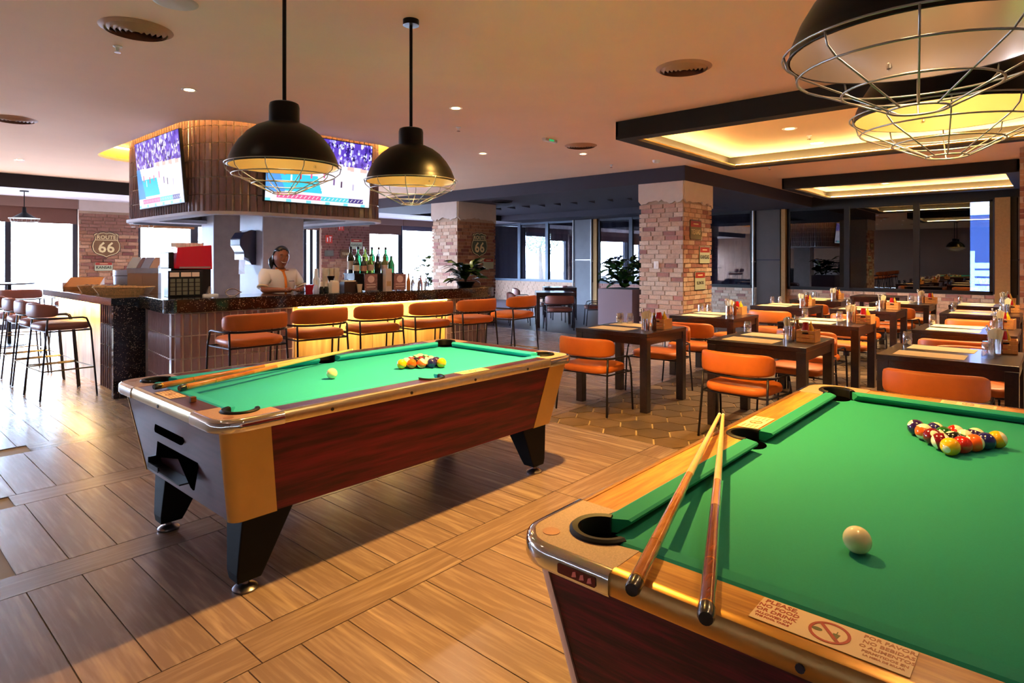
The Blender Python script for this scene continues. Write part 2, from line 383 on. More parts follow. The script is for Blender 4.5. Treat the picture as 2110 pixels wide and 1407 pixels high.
# ---------------------------------------------------------------- ceilings
OX0, OX1, OY0, OY1, OR = 2.67, 5.55, 6.85, 11.04, .62
def rr(x0, y0, x1, y1, r, n=8):
    return [(x + (x0 + x1) / 2, y + (y0 + y1) / 2) for x, y in rrect(x1 - x0, y1 - y0, r, n)]
opening = rr(OX0, OY0, OX1, OY1, OR)
def plate_with_hole(outer, hole, z0, z1, name, m, parent=None):
    mb = MB(); loops = [[Vector((x, y, 0)) for x, y in outer], [Vector((x, y, 0)) for x, y in hole]]
    P = [p for l in loops for p in l]; n = len(P)
    vs = [(p.x, p.y, z0) for p in P] + [(p.x, p.y, z1) for p in P]; fs = []
    for a, b, c in tessellate_polygon(loops): fs += [(a, b, c), (c + n, b + n, a + n)]
    o = 0
    for l in loops:
        k = len(l)
        for i in range(k): fs.append((o + i, o + (i + 1) % k, n + o + (i + 1) % k, n + o + i))
        o += k
    mb.add(vs, fs); return mb.build(name, m, parent)
SU, SV = 9.39, 4.57
ceil = struct(plate_with_hole([(-4, -4.5), (16.6, -4.5), (16.6, 16.2), (-4, 16.2)], opening, 3.0, 3.04, 'ceiling', CEIL))
# lit recess above the bulkhead
rc = MB(); ring = rr(OX0 - .02, OY0 - .02, OX1 + .02, OY1 + .02, OR + .02)
rc.loft([[(x, y, 3.041) for x, y in ring], [(x, y, 3.24) for x, y in ring]], True, False, True)
rc.build('ceiling_recess', mat('recess_glow_paint', 'D9B060', .7), ceil)  # the strip's yellow glow is put into this paint colour
ls = rr(OX0 + .03, OY0 + .03, OX1 - .03, OY1 - .03, OR - .03)
MB().tube([(x, y, 3.2) for x, y in ls], .014, 6, True).build('recess_led_strip', mat('recess_led', 'FFD890', .5, emit=18), ceil)
# lowered soffits: over the far dining zone and along the daylight windows
sof = MB()
sof.box(SU, SV, 2.75, SU + 1.9, 14.03, 2.999).box(SU + 1.9, SV, 2.75, 16.4, SV + 1.6, 2.999).box(15.2, SV + 1.6, 2.75, 16.4, 14.03, 2.999).box(SU + 1.9, SV + 1.6, 2.93, 15.2, 14.03, 2.999)
sf = struct(sof.build('trim_1', DARKC)); sf['label'] = 'charcoal lowered soffit over the far dining area'
lv = MB()
for i in range(18):
    y = 5.4 + i * .5; lv.add([(SU + 1.9, y, 2.78), (SU + 2.7, y + .25, 2.78), (SU + 2.7, y + .28, 2.93), (SU + 1.9, y + .03, 2.93)], [(0, 1, 2, 3)])
lv.build('soffit_louvre', mat('grey_louvre', '55535C', .7), sf)
MB().box(-4, 14.03, 2.75, 16.4, 14.06, 2.999).build('trim_2', mat('black_fascia', '1A1418', .7)); struct(bpy.data.objects['trim_2'])
o = struct(MB().box(-4, 14.06, 2.752, 16.4, 16, 2.998).build('trim_3', WHITEP))
# two black ceiling rafts with a lit inner tray
def raft(name, x0, x1, y0, y1, ins, label):
    t = thing(name, label, 'ceiling raft', ((x0 + x1) / 2, (y0 + y1) / 2, 2.80)); W_, D_ = (x1 - x0) / 2, (y1 - y0) / 2
    m = MB(); a = ins
    m.box(-W_, -D_, 0, -W_ + a, D_, .03).box(W_ - a, -D_, 0, W_, D_, .03).box(-W_ + a, D_ - a, 0, W_ - a, D_, .03).box(-W_ + a, -D_, 0, W_ - a, -D_ + a, .03)
    m.box(-W_, -D_, .03, -W_ + .03, D_, .199).box(W_ - .03, -D_, .03, W_, D_, .199).box(-W_, D_ - .03, .03, W_, D_, .199).box(-W_, -D_, .03, W_, -D_ + .03, .199)
    m.build('soffit_frame', RAFT, t)
    e = MB(); e.tube([(-W_ + a - .05, -D_ + a - .05, .042), (W_ - a + .05, -D_ + a - .05, .042), (W_ - a + .05, D_ - a + .05, .042), (-W_ + a - .05, D_ - a + .05, .042)], .012, 6, True)
    e.build('led_strip', LED, t)
    l = MB(); q = a - .012
    for (xa, ya, xb, yb) in ((-W_ + q, -D_ + q, -W_ + a, D_ - q), (W_ - a, -D_ + q, W_ - q, D_ - q), (-W_ + q, D_ - a, W_ - q, D_ - q), (-W_ + q, -D_ + q, W_ - q, -D_ + a)): l.box(xa, ya, .03, xb, yb, .045)
    l.build('inner_lip', mat('lip_gold_paint', 'B08A40', .6), t)
    MB().box(-W_ + .031, -D_ + .031, .185, W_ - .031, D_ - .031, .198).build('tray_ceiling', RAFTIN, t)
    return t
raft('ceiling_raft', 5.93, 9.1, -2.2, 3.72, .17, 'black ceiling raft with glowing inner tray, larger and nearer one')
raft('ceiling_raft', 12.2, 15.1, .45, 3.95, .17, 'black ceiling raft with glowing inner tray, smaller one by the dark windows')

# ---------------------------------------------------------------- brickwork helper
BM = {}
def bricks(parent, org, right, width, height, m, limit=300, seed=1, skip=None, L=.215, H=.065, j=.012, dep=.018, count=[0]):
    """individual bricks on the face that starts at org and runs along right, facing right x up"""
    rnd = random.Random(seed); right = Vector(right); nrm = right.cross(Vector((0, 0, 1)))
    rows = int(height / (H + j)); n = 0; rest = MB(); out = []
    for r in range(rows):
        z = org[2] + r * (H + j); x = -((r % 2) * .5 + .17 * ((r * 7) % 3)) * (L + j)
        while x < width:
            a = max(x, 0); b = min(x + L, width); x += L + j
            if b - a < .03: continue
            if skip and skip((a + b) / 2, z - org[2]): continue
            out.append((a, b, z))
    for a, b, z in out:
        w = round(b - a, 3); d = dep + rnd.choice((0, .002, .004)); c = Vector(org) + right * ((a + b) / 2) + nrm * 0
        if n < limit:
            k = (w, d, m.name, H)
            if k not in BM: BM[k] = MB().box(-w / 2, 0, -d, w / 2, H, 0).mesh('brick', m)
            o = link('brick', BM[k], parent); orient(o, (c.x + nrm.x * d, c.y + nrm.y * d, z), right, (0, 0, 1))
        else:
            p0 = Vector((c.x, c.y, z)) - right * (w / 2); q = [p0, p0 + right * w, p0 + right * w + nrm * d, p0 + nrm * d]
            rest.add([tuple(p) for p in q] + [(p.x, p.y, p.z + H) for p in q], [(0, 3, 2, 1), (4, 5, 6, 7), (0, 1, 5, 4), (1, 2, 6, 5), (2, 3, 7, 6), (3, 0, 4, 7)])
        n += 1
    if rest.v: stuff(rest.build('distant_bricks', m, parent))
    return n
def brick_column(name, x0, y0, x1, y1, ztop, zb, mL, mR, label, lim):
    t = thing(name, label, 'column', ((x0 + x1) / 2, (y0 + y1) / 2, 0)); cx, cy = (x0 + x1) / 2, (y0 + y1) / 2
    MB().box(x0 + .02 - cx, y0 + .02 - cy, 0, x1 - .02 - cx, y1 - .02 - cy, ztop).build('core', MORT, t)
    # plaster cap with a torn lower edge
    for (rt, org, w) in (((0, -1, 0), (x0 - cx, y1 - cy), y1 - y0), ((1, 0, 0), (x0 - cx, y0 - cy), x1 - x0)):
        rn = random.Random(int(w * 100)); pts = [(-.004, ztop)]; n = 17
        pts += [(-.004, zb + .02)] + [(w * i / n, zb + rn.uniform(-.035, .02) - .02 * sin(i * .6)) for i in range(1, n)] + [(w + .004, zb - .08 if rt[0] else zb + .02), (w + .004, ztop)]
        o = MB().prism([(a, b) for a, b in pts], 0, .028).build('plaster_cap', PLAST, t); orient(o, (org[0], org[1], 0), rt, (0, 0, 1))
    n = bricks(t, (x0 + .02 - cx, y1 - cy, .01), (0, -1, 0), y1 - y0 - .012, zb - .01, mL, lim // 2 - 20, 3)
    bricks(t, (x0 - cx + .012, y0 + .02 - cy, .01), (1, 0, 0), x1 - x0, zb - .01, mR, lim - min(n, lim // 2 - 20), 5)
    return t
colA = brick_column('brick_column', 9.40, 4.60, 10.48, 5.42, 2.75, 2.43, BRICK, BRICK, 'thick brick column with torn plaster top behind the nearest dining tables', 298)
colB = brick_column('brick_column', 9.40, 10.0, 10.62, 10.86, 2.75, 2.38, BRICK, BRICKR, 'thick brick column with torn plaster top at the far end of the bar', 298)  # same brick on both faces; warm light put into the right face's colour

# ---------------------------------------------------------------- window wall on the daylight side (y = 16)
wallL = struct(MB().box(-4, 16.18, 0, 16.6, 16.2, .02).build('wall_left', MORT))
def pier(x0, x1, seed, lim):
    MB().box(x0, 15.9, 0, x1, 16.2, 2.75).build('pier_core', MORT, wallL)
    MB().box(x0 - .005, 15.875, 2.52, x1 + .005, 15.9, 2.75).build('pier_plaster', PLAST, wallL)
    bricks(wallL, (x0, 15.9, .01), (1, 0, 0), x1 - x0, 2.5, BRICKR, lim, seed)
pier(3.69, 4.84, 11, 150); pier(9.56, 11.22, 12, 149)
pier(-1.2, 1.0, 13, 0)
def outer_window(i, x0, x1, zblind, blind, mull=(), zb=.12):
    w = struct(MB().box(x0, 16.06, zb, x1, 16.07, 2.74).build('window_%d' % i, PANE))
    m = MB(); m.box(x0, 16.0, zb - .1, x1, 16.12, zb + .02).box(x0, 16.0, 2.68, x1, 16.12, 2.75).box(x0, 16.0, zb, x0 + .09, 16.12, 2.7).box(x1 - .09, 16.0, zb, x1, 16.12, 2.7)
    m.build('window_frame', FRAME, w)
    for mx in mull: MB().box(mx - .05, 15.98, zb, mx + .05, 16.12, 2.7).build('mullion', FRAME, w)
    MB().box(x0 + .03, 15.93, zblind, x1 - .03, 15.945, 2.6).build('roller_blind', blind, w)
    MB().box(x0 + .02, 15.86, 2.55, x1 - .02, 15.97, 2.75).build('blind_box', mat('taupe_blind_box', '84655A', .8), w)
    return w
outer_window(1, 1.0, 3.69, 2.22, BLINDB, (2.50,))
outer_window(2, 4.84, 6.12, 2.2, BLINDO)
outer_window(3, 6.12, 9.56, 2.3, BLINDB, (6.4, 9.3, 9.1))
outer_window(4, 11.22, 12.50, 2.25, BLINDB)
outer_window(5, 12.50, 14.1, 2.40, mat('grey_roller_blind', '5A5464', .8))
struct(MB().box(14.1, 16, 0, 16.6, 16.2, 2.75).build('wall_corner', CONC))
outer_window(6, -4, -1.2, 2.3, BLINDB)
# outside: pale pavement, a colonnade and a hazy tree
struct(MB().box(-30, 16.3, -.3, 50, 60, -.05).build('trim_4', mat('outdoor_pavement', '5A5856', .9)))
bpy.data.objects['trim_4']['label'] = 'pale sunlit pavement outside the left windows'
for x, lb in ((4.0, 'pale square outdoor pillar behind the leftmost window'), (10.5, 'pale outdoor pillar hidden by the pier with signs'), (14.6, 'pale outdoor pillar beyond the bottles, left one'), (17.2, 'pale outdoor pillar beyond the bottles, right one')):
    p = thing('outdoor_pillar', lb, 'pillar', (x, 21, -.05)); MB().cbox(0, 0, 2.5, .7, .7, 5).build('shaft', mat('cream_render', 'EBE3CC', .9), p); MB().cbox(0, 0, .15, .86, .86, .3).build('plinth', mat('cream_render', 'EBE3CC', .9), p)
tr = thing('tree', 'hazy green tree outside the leftmost daylight window', 'tree', (3.1, 24, -.05))
MB().tube([(0, 0, 0), (.1, 0, 1.2), (0, .1, 2.4)], [.16, .12, .07], 8).build('trunk', mat('bark', '8A7C6C', .9), tr)
rt_ = random.Random(4); fm = MB()
for i in range(1500):
    a = rt_.uniform(0, 2 * PI); b = math.acos(rt_.uniform(-1, 1)); q = 1.5 * rt_.random() ** .4; c = Vector((q * sin(b) * cos(a), q * sin(b) * sin(a), 3.1 + q * .9 * cos(b)))
    d1 = Vector((rt_.gauss(0, 1), rt_.gauss(0, 1), rt_.gauss(0, 1))).normalized() * .09; d2 = d1.cross(Vector((rt_.gauss(0, 1), rt_.gauss(0, 1), 1))).normalized() * .05
    fm.add([c - d1, c + d2, c + d1, c - d2], [(0, 1, 2, 3)])
stuff(fm.build('foliage', mat('hazy_foliage', 'A9B8A0', .9), tr))

# ---------------------------------------------------------------- dark window wall (x = 16.4)
wallF = struct(MB().box(16.44, -4.5, 0, 16.6, 16.0, 3.0).build('wall_far', mat('far_wall_dark', '2A2022', .8)))
MB().box(16.38, -4.5, 0, 16.44, 16.0, .72).build('sill_wall_core', MORT, wallF)
MB().box(16.34, -4.5, 2.72, 16.44, 4.6, 3.0).build('window_header', RAFT, wallF)
MB().box(16.34, 4.6, 2.74, 16.44, 16, 3.0).build('window_header', DARKC, wallF)
bricks(wallF, (16.38, 5.17, .01), (0, -1, 0), 4.17, .71, BRICK, 175, 21)
bricks(wallF, (16.38, 7.6, .01), (0, -1, 0), 1.62, .71, BRICK, 72, 22)
bricks(wallF, (16.38, 15.9, .01), (0, -1, 0), 4.05, .71, BRICK, 0, 23)
bricks(wallF, (16.38, 10.9, .01), (0, -1, 0), 2.5, .71, BRICK, 40, 24)
def drape(name, parent, x, ya, yb, z0, z1, m, amp=.010, step=.035):
    mb = MB(); n = int(abs(yb - ya) / step); pts = [(x + amp * sin(i * .9) + amp * .5 * sin(i * 2.3), ya + (yb - ya) * i / n) for i in range(n + 1)]
    vs = [(a, b, z0) for a, b in pts] + [(a, b, z1) for a, b in pts]; k = len(pts)
    mb.add(vs, [(i, i + 1, k + i + 1, k + i) for i in range(k - 1)]); return mb.build(name, m, parent, smooth=True)
def dark_window(i, y0, y1, mull, curtain, frame, cy0=None):
    w = struct(MB().box(16.395, y0, .73, 16.40, y1, 2.74).build('window_%d' % i, PANED if i == 7 else PANEC))
    m = MB(); m.box(16.36, y0, .70, 16.42, y1, .78).box(16.36, y0, 2.68, 16.42, y1, 2.75).box(16.36, y0, .73, 16.42, y0 + .06, 2.74).box(16.36, y1 - .06, .73, 16.42, y1, 2.74); m.build('window_frame', frame, w)
    for my in mull: MB().box(16.345, my - .06, .73, 16.42, my + .06, 2.74).build('mullion', frame, w)
    drape('curtain', w, 16.424, cy0 if cy0 else y0, y1, .75, 2.74, curtain)
    return w
wd = dark_window(7, 1.03, 5.17, (3.80, 2.39), CURTB, FRAMEB, 1.42)
dark_window(8, 6.05, 7.6, (), CURT, FRAMEB)
dark_window(9, 9.0, 10.92, (9.73,), CURT, FRAME)
dark_window(10, 11.85, 15.9, (12.99, 14.24), CURT, mat('blue_grey_frame', '5A6472', .5, .3))
# uncurtained slot at the end of the big window: evening sky, roofline and balustrade seen outside (holes in the wall behind it)
me = MB().box(16.44, -4.5, 0, 16.6, 1.05, 3.0).box(16.44, 1.46, 0, 16.6, 16.0, 3.0).box(16.44, 1.05, 0, 16.6, 1.46, .73).box(16.44, 1.05, 2.72, 16.6, 1.46, 3.0).mesh('wall_far', mat('far_wall_dark'))
wallF.data = me
bal = thing('outdoor_balustrade', 'white slatted outdoor balustrade seen through the gap of the dark window', 'railing', (22, 2, -.1))
for k in range(6): MB().box(-.03, -1.2, .2 + k * .22, .03, 1.6, .36 + k * .22).build('slat', mat('pale_blue_white_paint', 'D6DCEC', .6), bal)
MB().box(-.04, -.2, .1, .04, -.05, 1.8).build('post', mat('pale_blue_white_paint'), bal)
hill = struct(MB().prism([(30, -12), (60, -12), (60, 20), (30, 20)], -.3, 3.2).build('trim_5', mat('distant_blue_buildings', '39435A', .9))); hill['label'] = 'distant blue buildings seen through the dark window gap'
# clad piers between dark windows
def fpanel(y0, y1, m, name='wall_panel', x=16.30, joint=True):
    h = MB(); h.box(x, y0, 0, 16.44, y1, 1.43 if joint else 2.74); h.build(name, m, wallF)
    if joint: MB().box(x, y0, 1.46, 16.44, y1, 2.74).build(name, m, wallF); MB().box(x + .015, y0, 1.43, 16.44, y1, 1.46).build('panel_joint', PIPE if y0 > 8 else STEEL, wallF)
fpanel(11.17, 11.79, mat('mid_grey_panel', '6A6A6E', .7, nz=(4, .06)))
fpanel(5.33, 5.92, mat('dark_taupe_panel', '4E4440', .7, nz=(4, .08)))
fpanel(.64, .74, mat('black_panel', '15100E', .6)); fpanel(.3, .62, mat('dark_taupe_panel'))
fpanel(.74, .99, mat('tan_render', '9C7444', .8, nz=(20, .1)), x=16.2, joint=False)
fpanel(5.19, 5.29, mat('tan_render'), x=16.26, joint=False)
fpanel(7.6, 9.0, mat('dark_taupe_panel')); fpanel(10.93, 11.06, mat('tan_render'), joint=False); fpanel(-4.4, .3, mat('dark_taupe_panel'))
for y, lb in ((11.83, 'pale vertical pipe left of the grey wall panel'), (11.12, 'pale vertical pipe right of the grey wall panel'), (6.0, 'pale vertical pipe beside the window that mirrors the television')):
    t = thing('wall_pipe', lb, 'pipe', (16.28, y, 0)); MB().tube([(0, 0, .02), (0, 0, 2.74)], .028, 10).build('tube', PIPE, t)
    MB().cbox(.03, 0, 1.4, .06, .08, .03).build('bracket', PIPE, t)
# right-hand brick pier near the dining tables and the unseen rear walls
pr_ = thing('brick_pier', 'brick pier at the right edge of the picture', 'column', (12.0, -.3, 0)); MB().box(-1.0, -1.2, 0, 1, .70, 2.995).build('core', MORT, pr_)
bricks(pr_, (-1.0, .70, .01), (0, -1, 0), 1.0, 2.98, BRICKR, 170, 31)
struct(MB().box(-4.1, -4.5, 0, -4, 16.2, 3.0).build('wall_near', mat('rear_wall_paint', '9A7A66', .8)))
struct(MB().box(-4, -4.6, 0, 16.6, -4.5, 3.0).build('wall_right', mat('rear_wall_paint')))

# ================================================================ POOL TABLES
def sticker(parent, org, right, up, w, h, full=True, lab=None):
    """the no-food-or-drink notice: pale label with lettering and a prohibition mark"""
    s = MB().prism(rrect(w, h, .002, 2), 0, .0006).build('notice_sticker', mat('notice_paper', 'F0CFA0', .5), parent); orient(s, org, right, up)
    if lab: s['label'] = lab
    RED = mat('notice_red', 'B5452A', .5); GRY = mat('notice_pale_print', 'C07A50', .5)
    def put(me, x, y, nm='lettering', m=None):
        o = link(nm, me, s, (x, y, .0008)); return o
    if full:
        for i, (tx, sz) in enumerate((('PLEASE,', .0175), ('NO FOOD', .0150), ('OR DRINK', .0150), ('ALLOWED ON', .0095), ('THE POOL TABLE', .0075))):
            put(text_mesh(tx, sz, RED, .0002, bold=.0004), -w * .355, h * .36 - (0, .017, .0325, .0465, .057)[i])
        for i, (tx, sz) in enumerate((('POR FAVOR,', .0140), ('NO BEBIDAS', .0135), ('O ALIMENTOS', .0125), ('PERMITIDOS EN', .0095), ('LA MESA DE BILLAR', .0068))):
            put(text_mesh(tx, sz, GRY, .0002, bold=.0003), w * .345, h * .36 - (0, .0165, .0315, .0455, .057)[i])
        R = h * .40
    else:
        R = h * .3
        for sgn in (-1, 1):
            for i in range(4): put(MB().box(-w * .12, -.002, 0, w * .12, .002, .0004).mesh('lettering', GRY), sgn * w * .33, h * .3 - i * h * .2)
    rg = MB(); n = 32
    rg.loft([[((R * k) * cos(2 * PI * i / n), (R * k) * sin(2 * PI * i / n), z) for i in range(n)] for k, z in ((1, 0), (1, .0006), (.84, .0006), (.84, 0))], True, False, False)
    a, b = R * .88 * cos(rad(130)), R * .88 * sin(rad(130)); q = R * .07
    rg.add([(a - q, b - q, .0005), (a + q, b + q, .0005), (-a + q, -b + q, .0005), (-a - q, -b - q, .0005)], [(0, 1, 2, 3)])
    put(rg.mesh('prohibition_mark', RED), 0, 0, 'prohibition_mark')
    ic = MB(); IC = mat('notice_icons', '6E6A30', .5)
    ic.prism([(-R * .6 + R * .26 * cos(t_ * PI / 8), -R * .02 + R * .16 * sin(t_ * PI / 8)) for t_ in range(16)], 0, .0003)
    ic.prism([(R * .15, R * .1), (R * .5, R * .1), (R * .42, -R * .4), (R * .22, -R * .4)], 0, .0003).box(R * .3, R * .1, 0, R * .34, R * .35, .0003)
    put(ic.mesh('food_and_cup_icons', IC), 0, 0, 'food_and_cup_icons')
    return s
TA, TB = 1.19, .645; TZ = .80
def pool_table(loc, cloth, wood, woodname, cap, trimc, post, panel, endpanel, label, front_rail_items):
    t = thing('pool_table', label, 'pool table', loc); a, b = TA, TB; w = .115; cl = .27; r = .10
    pcx, pcy = a - w - .035, b - w - .035; rp = .072; nx, ny = a - .17, b - .17
    def mir(pts, sx_, sy_): return [(x * sx_, y * sy_) for x, y in pts]
    # cabinet: tapered body
    zt, zb = .757, .338; A0, B0, A1, B1 = a - .028, b - .028, a - .10, b - .112
    def slab(p_top0, p_top1, p_bot0, p_bot1, th, inward):
        iv = Vector(inward) * th
        q = [Vector(p) for p in (p_bot0, p_bot1, p_top1, p_top0)]
        return MB().add([tuple(p) for p in q] + [tuple(p + iv) for p in q], [(0, 1, 2, 3), (7, 6, 5, 4), (0, 4, 5, 1), (1, 5, 6, 2), (2, 6, 7, 3), (3, 7, 4, 0)])
    MB().add([(-A1 + .03, -B1 + .03, zb + .01), (A1 - .03, -B1 + .03, zb + .01), (A1 - .03, B1 - .03, zb + .01), (-A1 + .03, B1 - .03, zb + .01), (-A0 + .03, -B0 + .03, zt - .06), (A0 - .03, -B0 + .03, zt - .06), (A0 - .03, B0 - .03, zt - .06), (-A0 + .03, B0 - .03, zt - .06)],
             [(0, 3, 2, 1), (0, 1, 5, 4), (1, 2, 6, 5), (2, 3, 7, 6), (3, 0, 4, 7)]).build('cabinet_core', mat('cabinet_inside', '1C0E0E', .7), t)
    PW = .20; PE = .045
    for sg in (-1, 1):
        slab((-A0 + PW, sg * B0, zt), (A0 - PW, sg * B0, zt), (-A1 + PW - .01, sg * B1, zb), (A1 - PW + .01, sg * B1, zb), .02, (0, -sg, 0)).build('side_panel', panel, t)
        e = slab((sg * A0, -B0 + PE, zt), (sg * A0, B0 - PE, zt), (sg * A1, -B1 + PE, zb), (sg * A1, B1 - PE, zb), .02, (-sg, 0, 0))
        eo = e.build('end_panel', endpanel, t)
    for sx_ in (-1, 1):
        for sy_ in (-1, 1):
            def cor(A, B):
                rr_ = .045; out = [(A - PW, B)] + arcpts(A - rr_, B - rr_, rr_, 90, 0, 6) + [(A, B - PE)]; inn = [(A - .022, B - PE), (A - .04, B - .03), (A - PW, B - .022)]
                return mir(out + inn, sx_, sy_)
            MB().loft([[(x, y, zb - .004) for x, y in cor(A1 + .003, B1 + .003)], [(x, y, zt) for x, y in cor(A0 + .003, B0 + .003)]]).build('corner_post', post, t, smooth='auto')
            # rail corner cap
            cap_poly = [(a - cl, b)] + arcpts(a - r, b - r, r, 90, 0, 8) + [(a, b - cl), (a - w, b - cl)] + arcpts(pcx, pcy, rp + .006, -55, 145, 14) + [(a - cl, b - w)]
            MB().prism(mir([(x - .0 if x < a - .05 else x - .006, y if y < b - .05 else y - .006) for x, y in cap_poly], sx_, sy_), .775, TZ + .001).build('corner_cap', cap, t)
            # chrome band round the corner
            band = [(a - cl, b)] + arcpts(a - r, b - r, r, 90, 0, 10) + [(a, b - cl)]; binn = [(a - cl, b - .03)] + arcpts(a - r, b - r, r - .03, 90, 0, 10) + [(a - .03, b - cl)]
            P2 = mir(band, sx_, sy_); Q2 = mir(binn, sx_, sy_); n = len(P2)
            lv_ = ((P2, .749), (P2, .790), (P2, .800)); rings = []
            prof = []
            for i in range(n):
                o_, i_ = Vector(P2[i]), Vector(Q2[i]); dr = (o_ - i_).normalized()
                rings.append([(o_.x + dr.x * e_, o_.y + dr.y * e_, z_) for e_, z_ in ((-.018, .749), (.010, .749), (.014, .757), (.014, .788), (.010, .797), (.002, .802), (-.007, .802), (-.007, .79), (-.018, .785))])
            MB().loft(rings, True, True, True).build('corner_casting', CHROME, t, smooth='auto')
            # pocket: liner and dark cup
            pl = MB(); ri, ro = rp - .016, rp + .008; n = 22; angs = [rad(-75 + 240 * i / n) for i in range(n + 1)]
            rings = [[(pcx + q_ * cos(A_), pcy + q_ * sin(A_), z_) for q_, z_ in ((ro, .79), (ro, .806), (ro - .006, .811), (ri + .004, .809), (ri, .80), (ri, .70))] for A_ in angs]
            rings = [[(x * sx_, y * sy_, z) for x, y, z in R_] for R_ in rings]
            po = pl.loft(rings, True, True, True).build('pocket_liner', mat('black_rubber', '050505', .5, spec=.25), t, smooth='auto')
            MB().lathe([(rp - .012, 0), (rp - .02, -.13), (0, -.14)], 20, (pcx * sx_, pcy * sy_, .768)).build('pocket_cup', mat('pocket_black', '020202', 1.0, spec=0), t)
    # wooden rails (long rails are notched for the side pockets)
    nb = .062
    for sy_ in (-1, 1):
        for sx_ in (-1, 1):
            x0 = .0; poly = [(nb + .016, b - w + .001)] + arcpts(0, b - w + .006, nb + .016, 0, 90, 8)[1:] + [(0, b - .014), (a - cl, b - .014), (a - cl, b - w)]
            MB().prism(mir(poly, sx_, sy_), .775, TZ).build('rail', wood, t)
            # cushions
            def cush(ax, p0, p1, m0, m1, sgn, edge):
                prof = [(w - .004, .772), (w - .002, .800), (w + .006, .8045), (w + .050, .801), (w + .056, .796), (w + .053, .788), (w + .036, .776), (w + .030, .768)]
                rings = []
                for end, (p, mm) in enumerate(((p0, m0), (p1, m1))):
                    rg = []
                    for q_, z_ in prof:
                        f_ = (q_ - w) / .056; s = p + mm * (1 - f_) * (-1 if end == 0 else 1)
                        rg.append((s, sgn * (edge - q_), z_) if ax == 0 else (sgn * (edge - q_), s, z_))
                    rings.append(rg)
                MB().loft(rings).build('cushion', cloth, t)
            lo, hi = .075, nx - .075
            if sx_ > 0: cush(0, lo, hi, .012, .045, sy_, b)
            else: cush(0, -hi, -lo, .045, .012, sy_, b)
        # side pocket
        pl = MB(); n = 18
        rings = [[((q_) * cos(rad(-12 + 204 * i / n)), sy_ * (b - w + .006 + q_ * sin(rad(-12 + 204 * i / n))), z_) for q_, z_ in ((nb + .018, .79), (nb + .018, .803), (nb + .012, .808), (nb + .002, .806), (nb - .002, .798), (nb - .002, .70))] for i in range(n + 1)]
        pl.loft(rings, True, True, True).build('pocket_liner', mat('black_rubber'), t, smooth='auto')
        MB().lathe([(nb - .001, 0), (nb - .01, -.12), (0, -.13)], 20, (0, sy_ * (b - w + .006), .768)).build('pocket_cup', mat('pocket_black'), t)
        # long trim
        for sx_ in (-1, 1):
            pass
        def trim(x0, y0, x1, y1, nx_, ny_):
            d = Vector((x1 - x0, y1 - y0)); rings = []
            for x, y in ((x0, y0), (x1, y1)): rings.append([(x + nx_ * e_, y + ny_ * e_, z_) for e_, z_ in ((-.018, .75), (.006, .75), (.010, .757), (.010, .785), (.004, .798), (-.006, .802), (-.018, .802))])
            o = MB().loft(rings).build('rail_trim', trimc, t, smooth='auto')
            L = d.length; k = int(L / .42); sc = MB()
            for i in range(k):
                f = (i + .5) / k; x, y = x0 + d.x * f, y0 + d.y * f
                ring_ = MB().tube([(0, 0, 0), (0, 0, .004)], .008, 10)
                so = ring_.build('screw', STEEL, o); orient(so, (x + nx_ * .009, y + ny_ * .009, .768), (-ny_, nx_, 0), (0, 0, 1))
        trim(-(a - cl), sy_ * b, a - cl, sy_ * b, 0, sy_)
        for sgn in (sy_,): trim(sgn * a, -(b - cl), sgn * a, b - cl, sgn, 0)
        MB().box(min(sy_ * (a - w), sy_ * (a - .014)), -(b - cl), .775, max(sy_ * (a - w), sy_ * (a - .014)), b - cl, TZ).build('rail', grain(woodname + '_across', *WOODC[woodname], 30, .3, 1, rnd=.02, bump=.02, coat=.4), t)
        def cush2():
            prof = [(w - .004, .772), (w - .002, .800), (w + .006, .8045), (w + .050, .801), (w + .056, .796), (w + .053, .788), (w + .036, .776), (w + .030, .768)]
            rings = []
            for end in (-1, 1): rings.append([(sy_ * (a - q_), end * (ny - .075 + .045 * (1 - (q_ - w) / .056)), z_) for q_, z_ in prof])
            MB().loft(rings).build('cushion', cloth, t)
        cush2()
    # playing cloth with the six pocket cut-outs
    ex, ey = a - w - .028, b - w - .028; cpt = []
    for sx_, sy_, order in ((1, 1, 1), (-1, 1, -1), (-1, -1, 1), (1, -1, -1)):
        pts = arcpts(pcx, pcy, rp - .012, 285, 165, 10); pts = [(min(x, ex), min(y, ey)) for x, y in pts]
        seg = mir([(ex, pcy - rp - .01)] + pts + [(pcx - rp - .01, ey)], sx_, sy_)
        if order < 0: seg = seg[::-1]
        cpt += seg
        if (sx_, sy_) in ((1, 1), (-1, -1)):
            s_ = 1 if sy_ > 0 else -1
            cpt += [(s_ * (nb - .004) * cos(rad(q_)), s_ * (b - w + .006 - (nb - .004) * sin(rad(q_)))) for q_ in range(10, 171, 16)]
    MB().prism(cpt, .735, .765).build('playing_cloth', cloth, t)
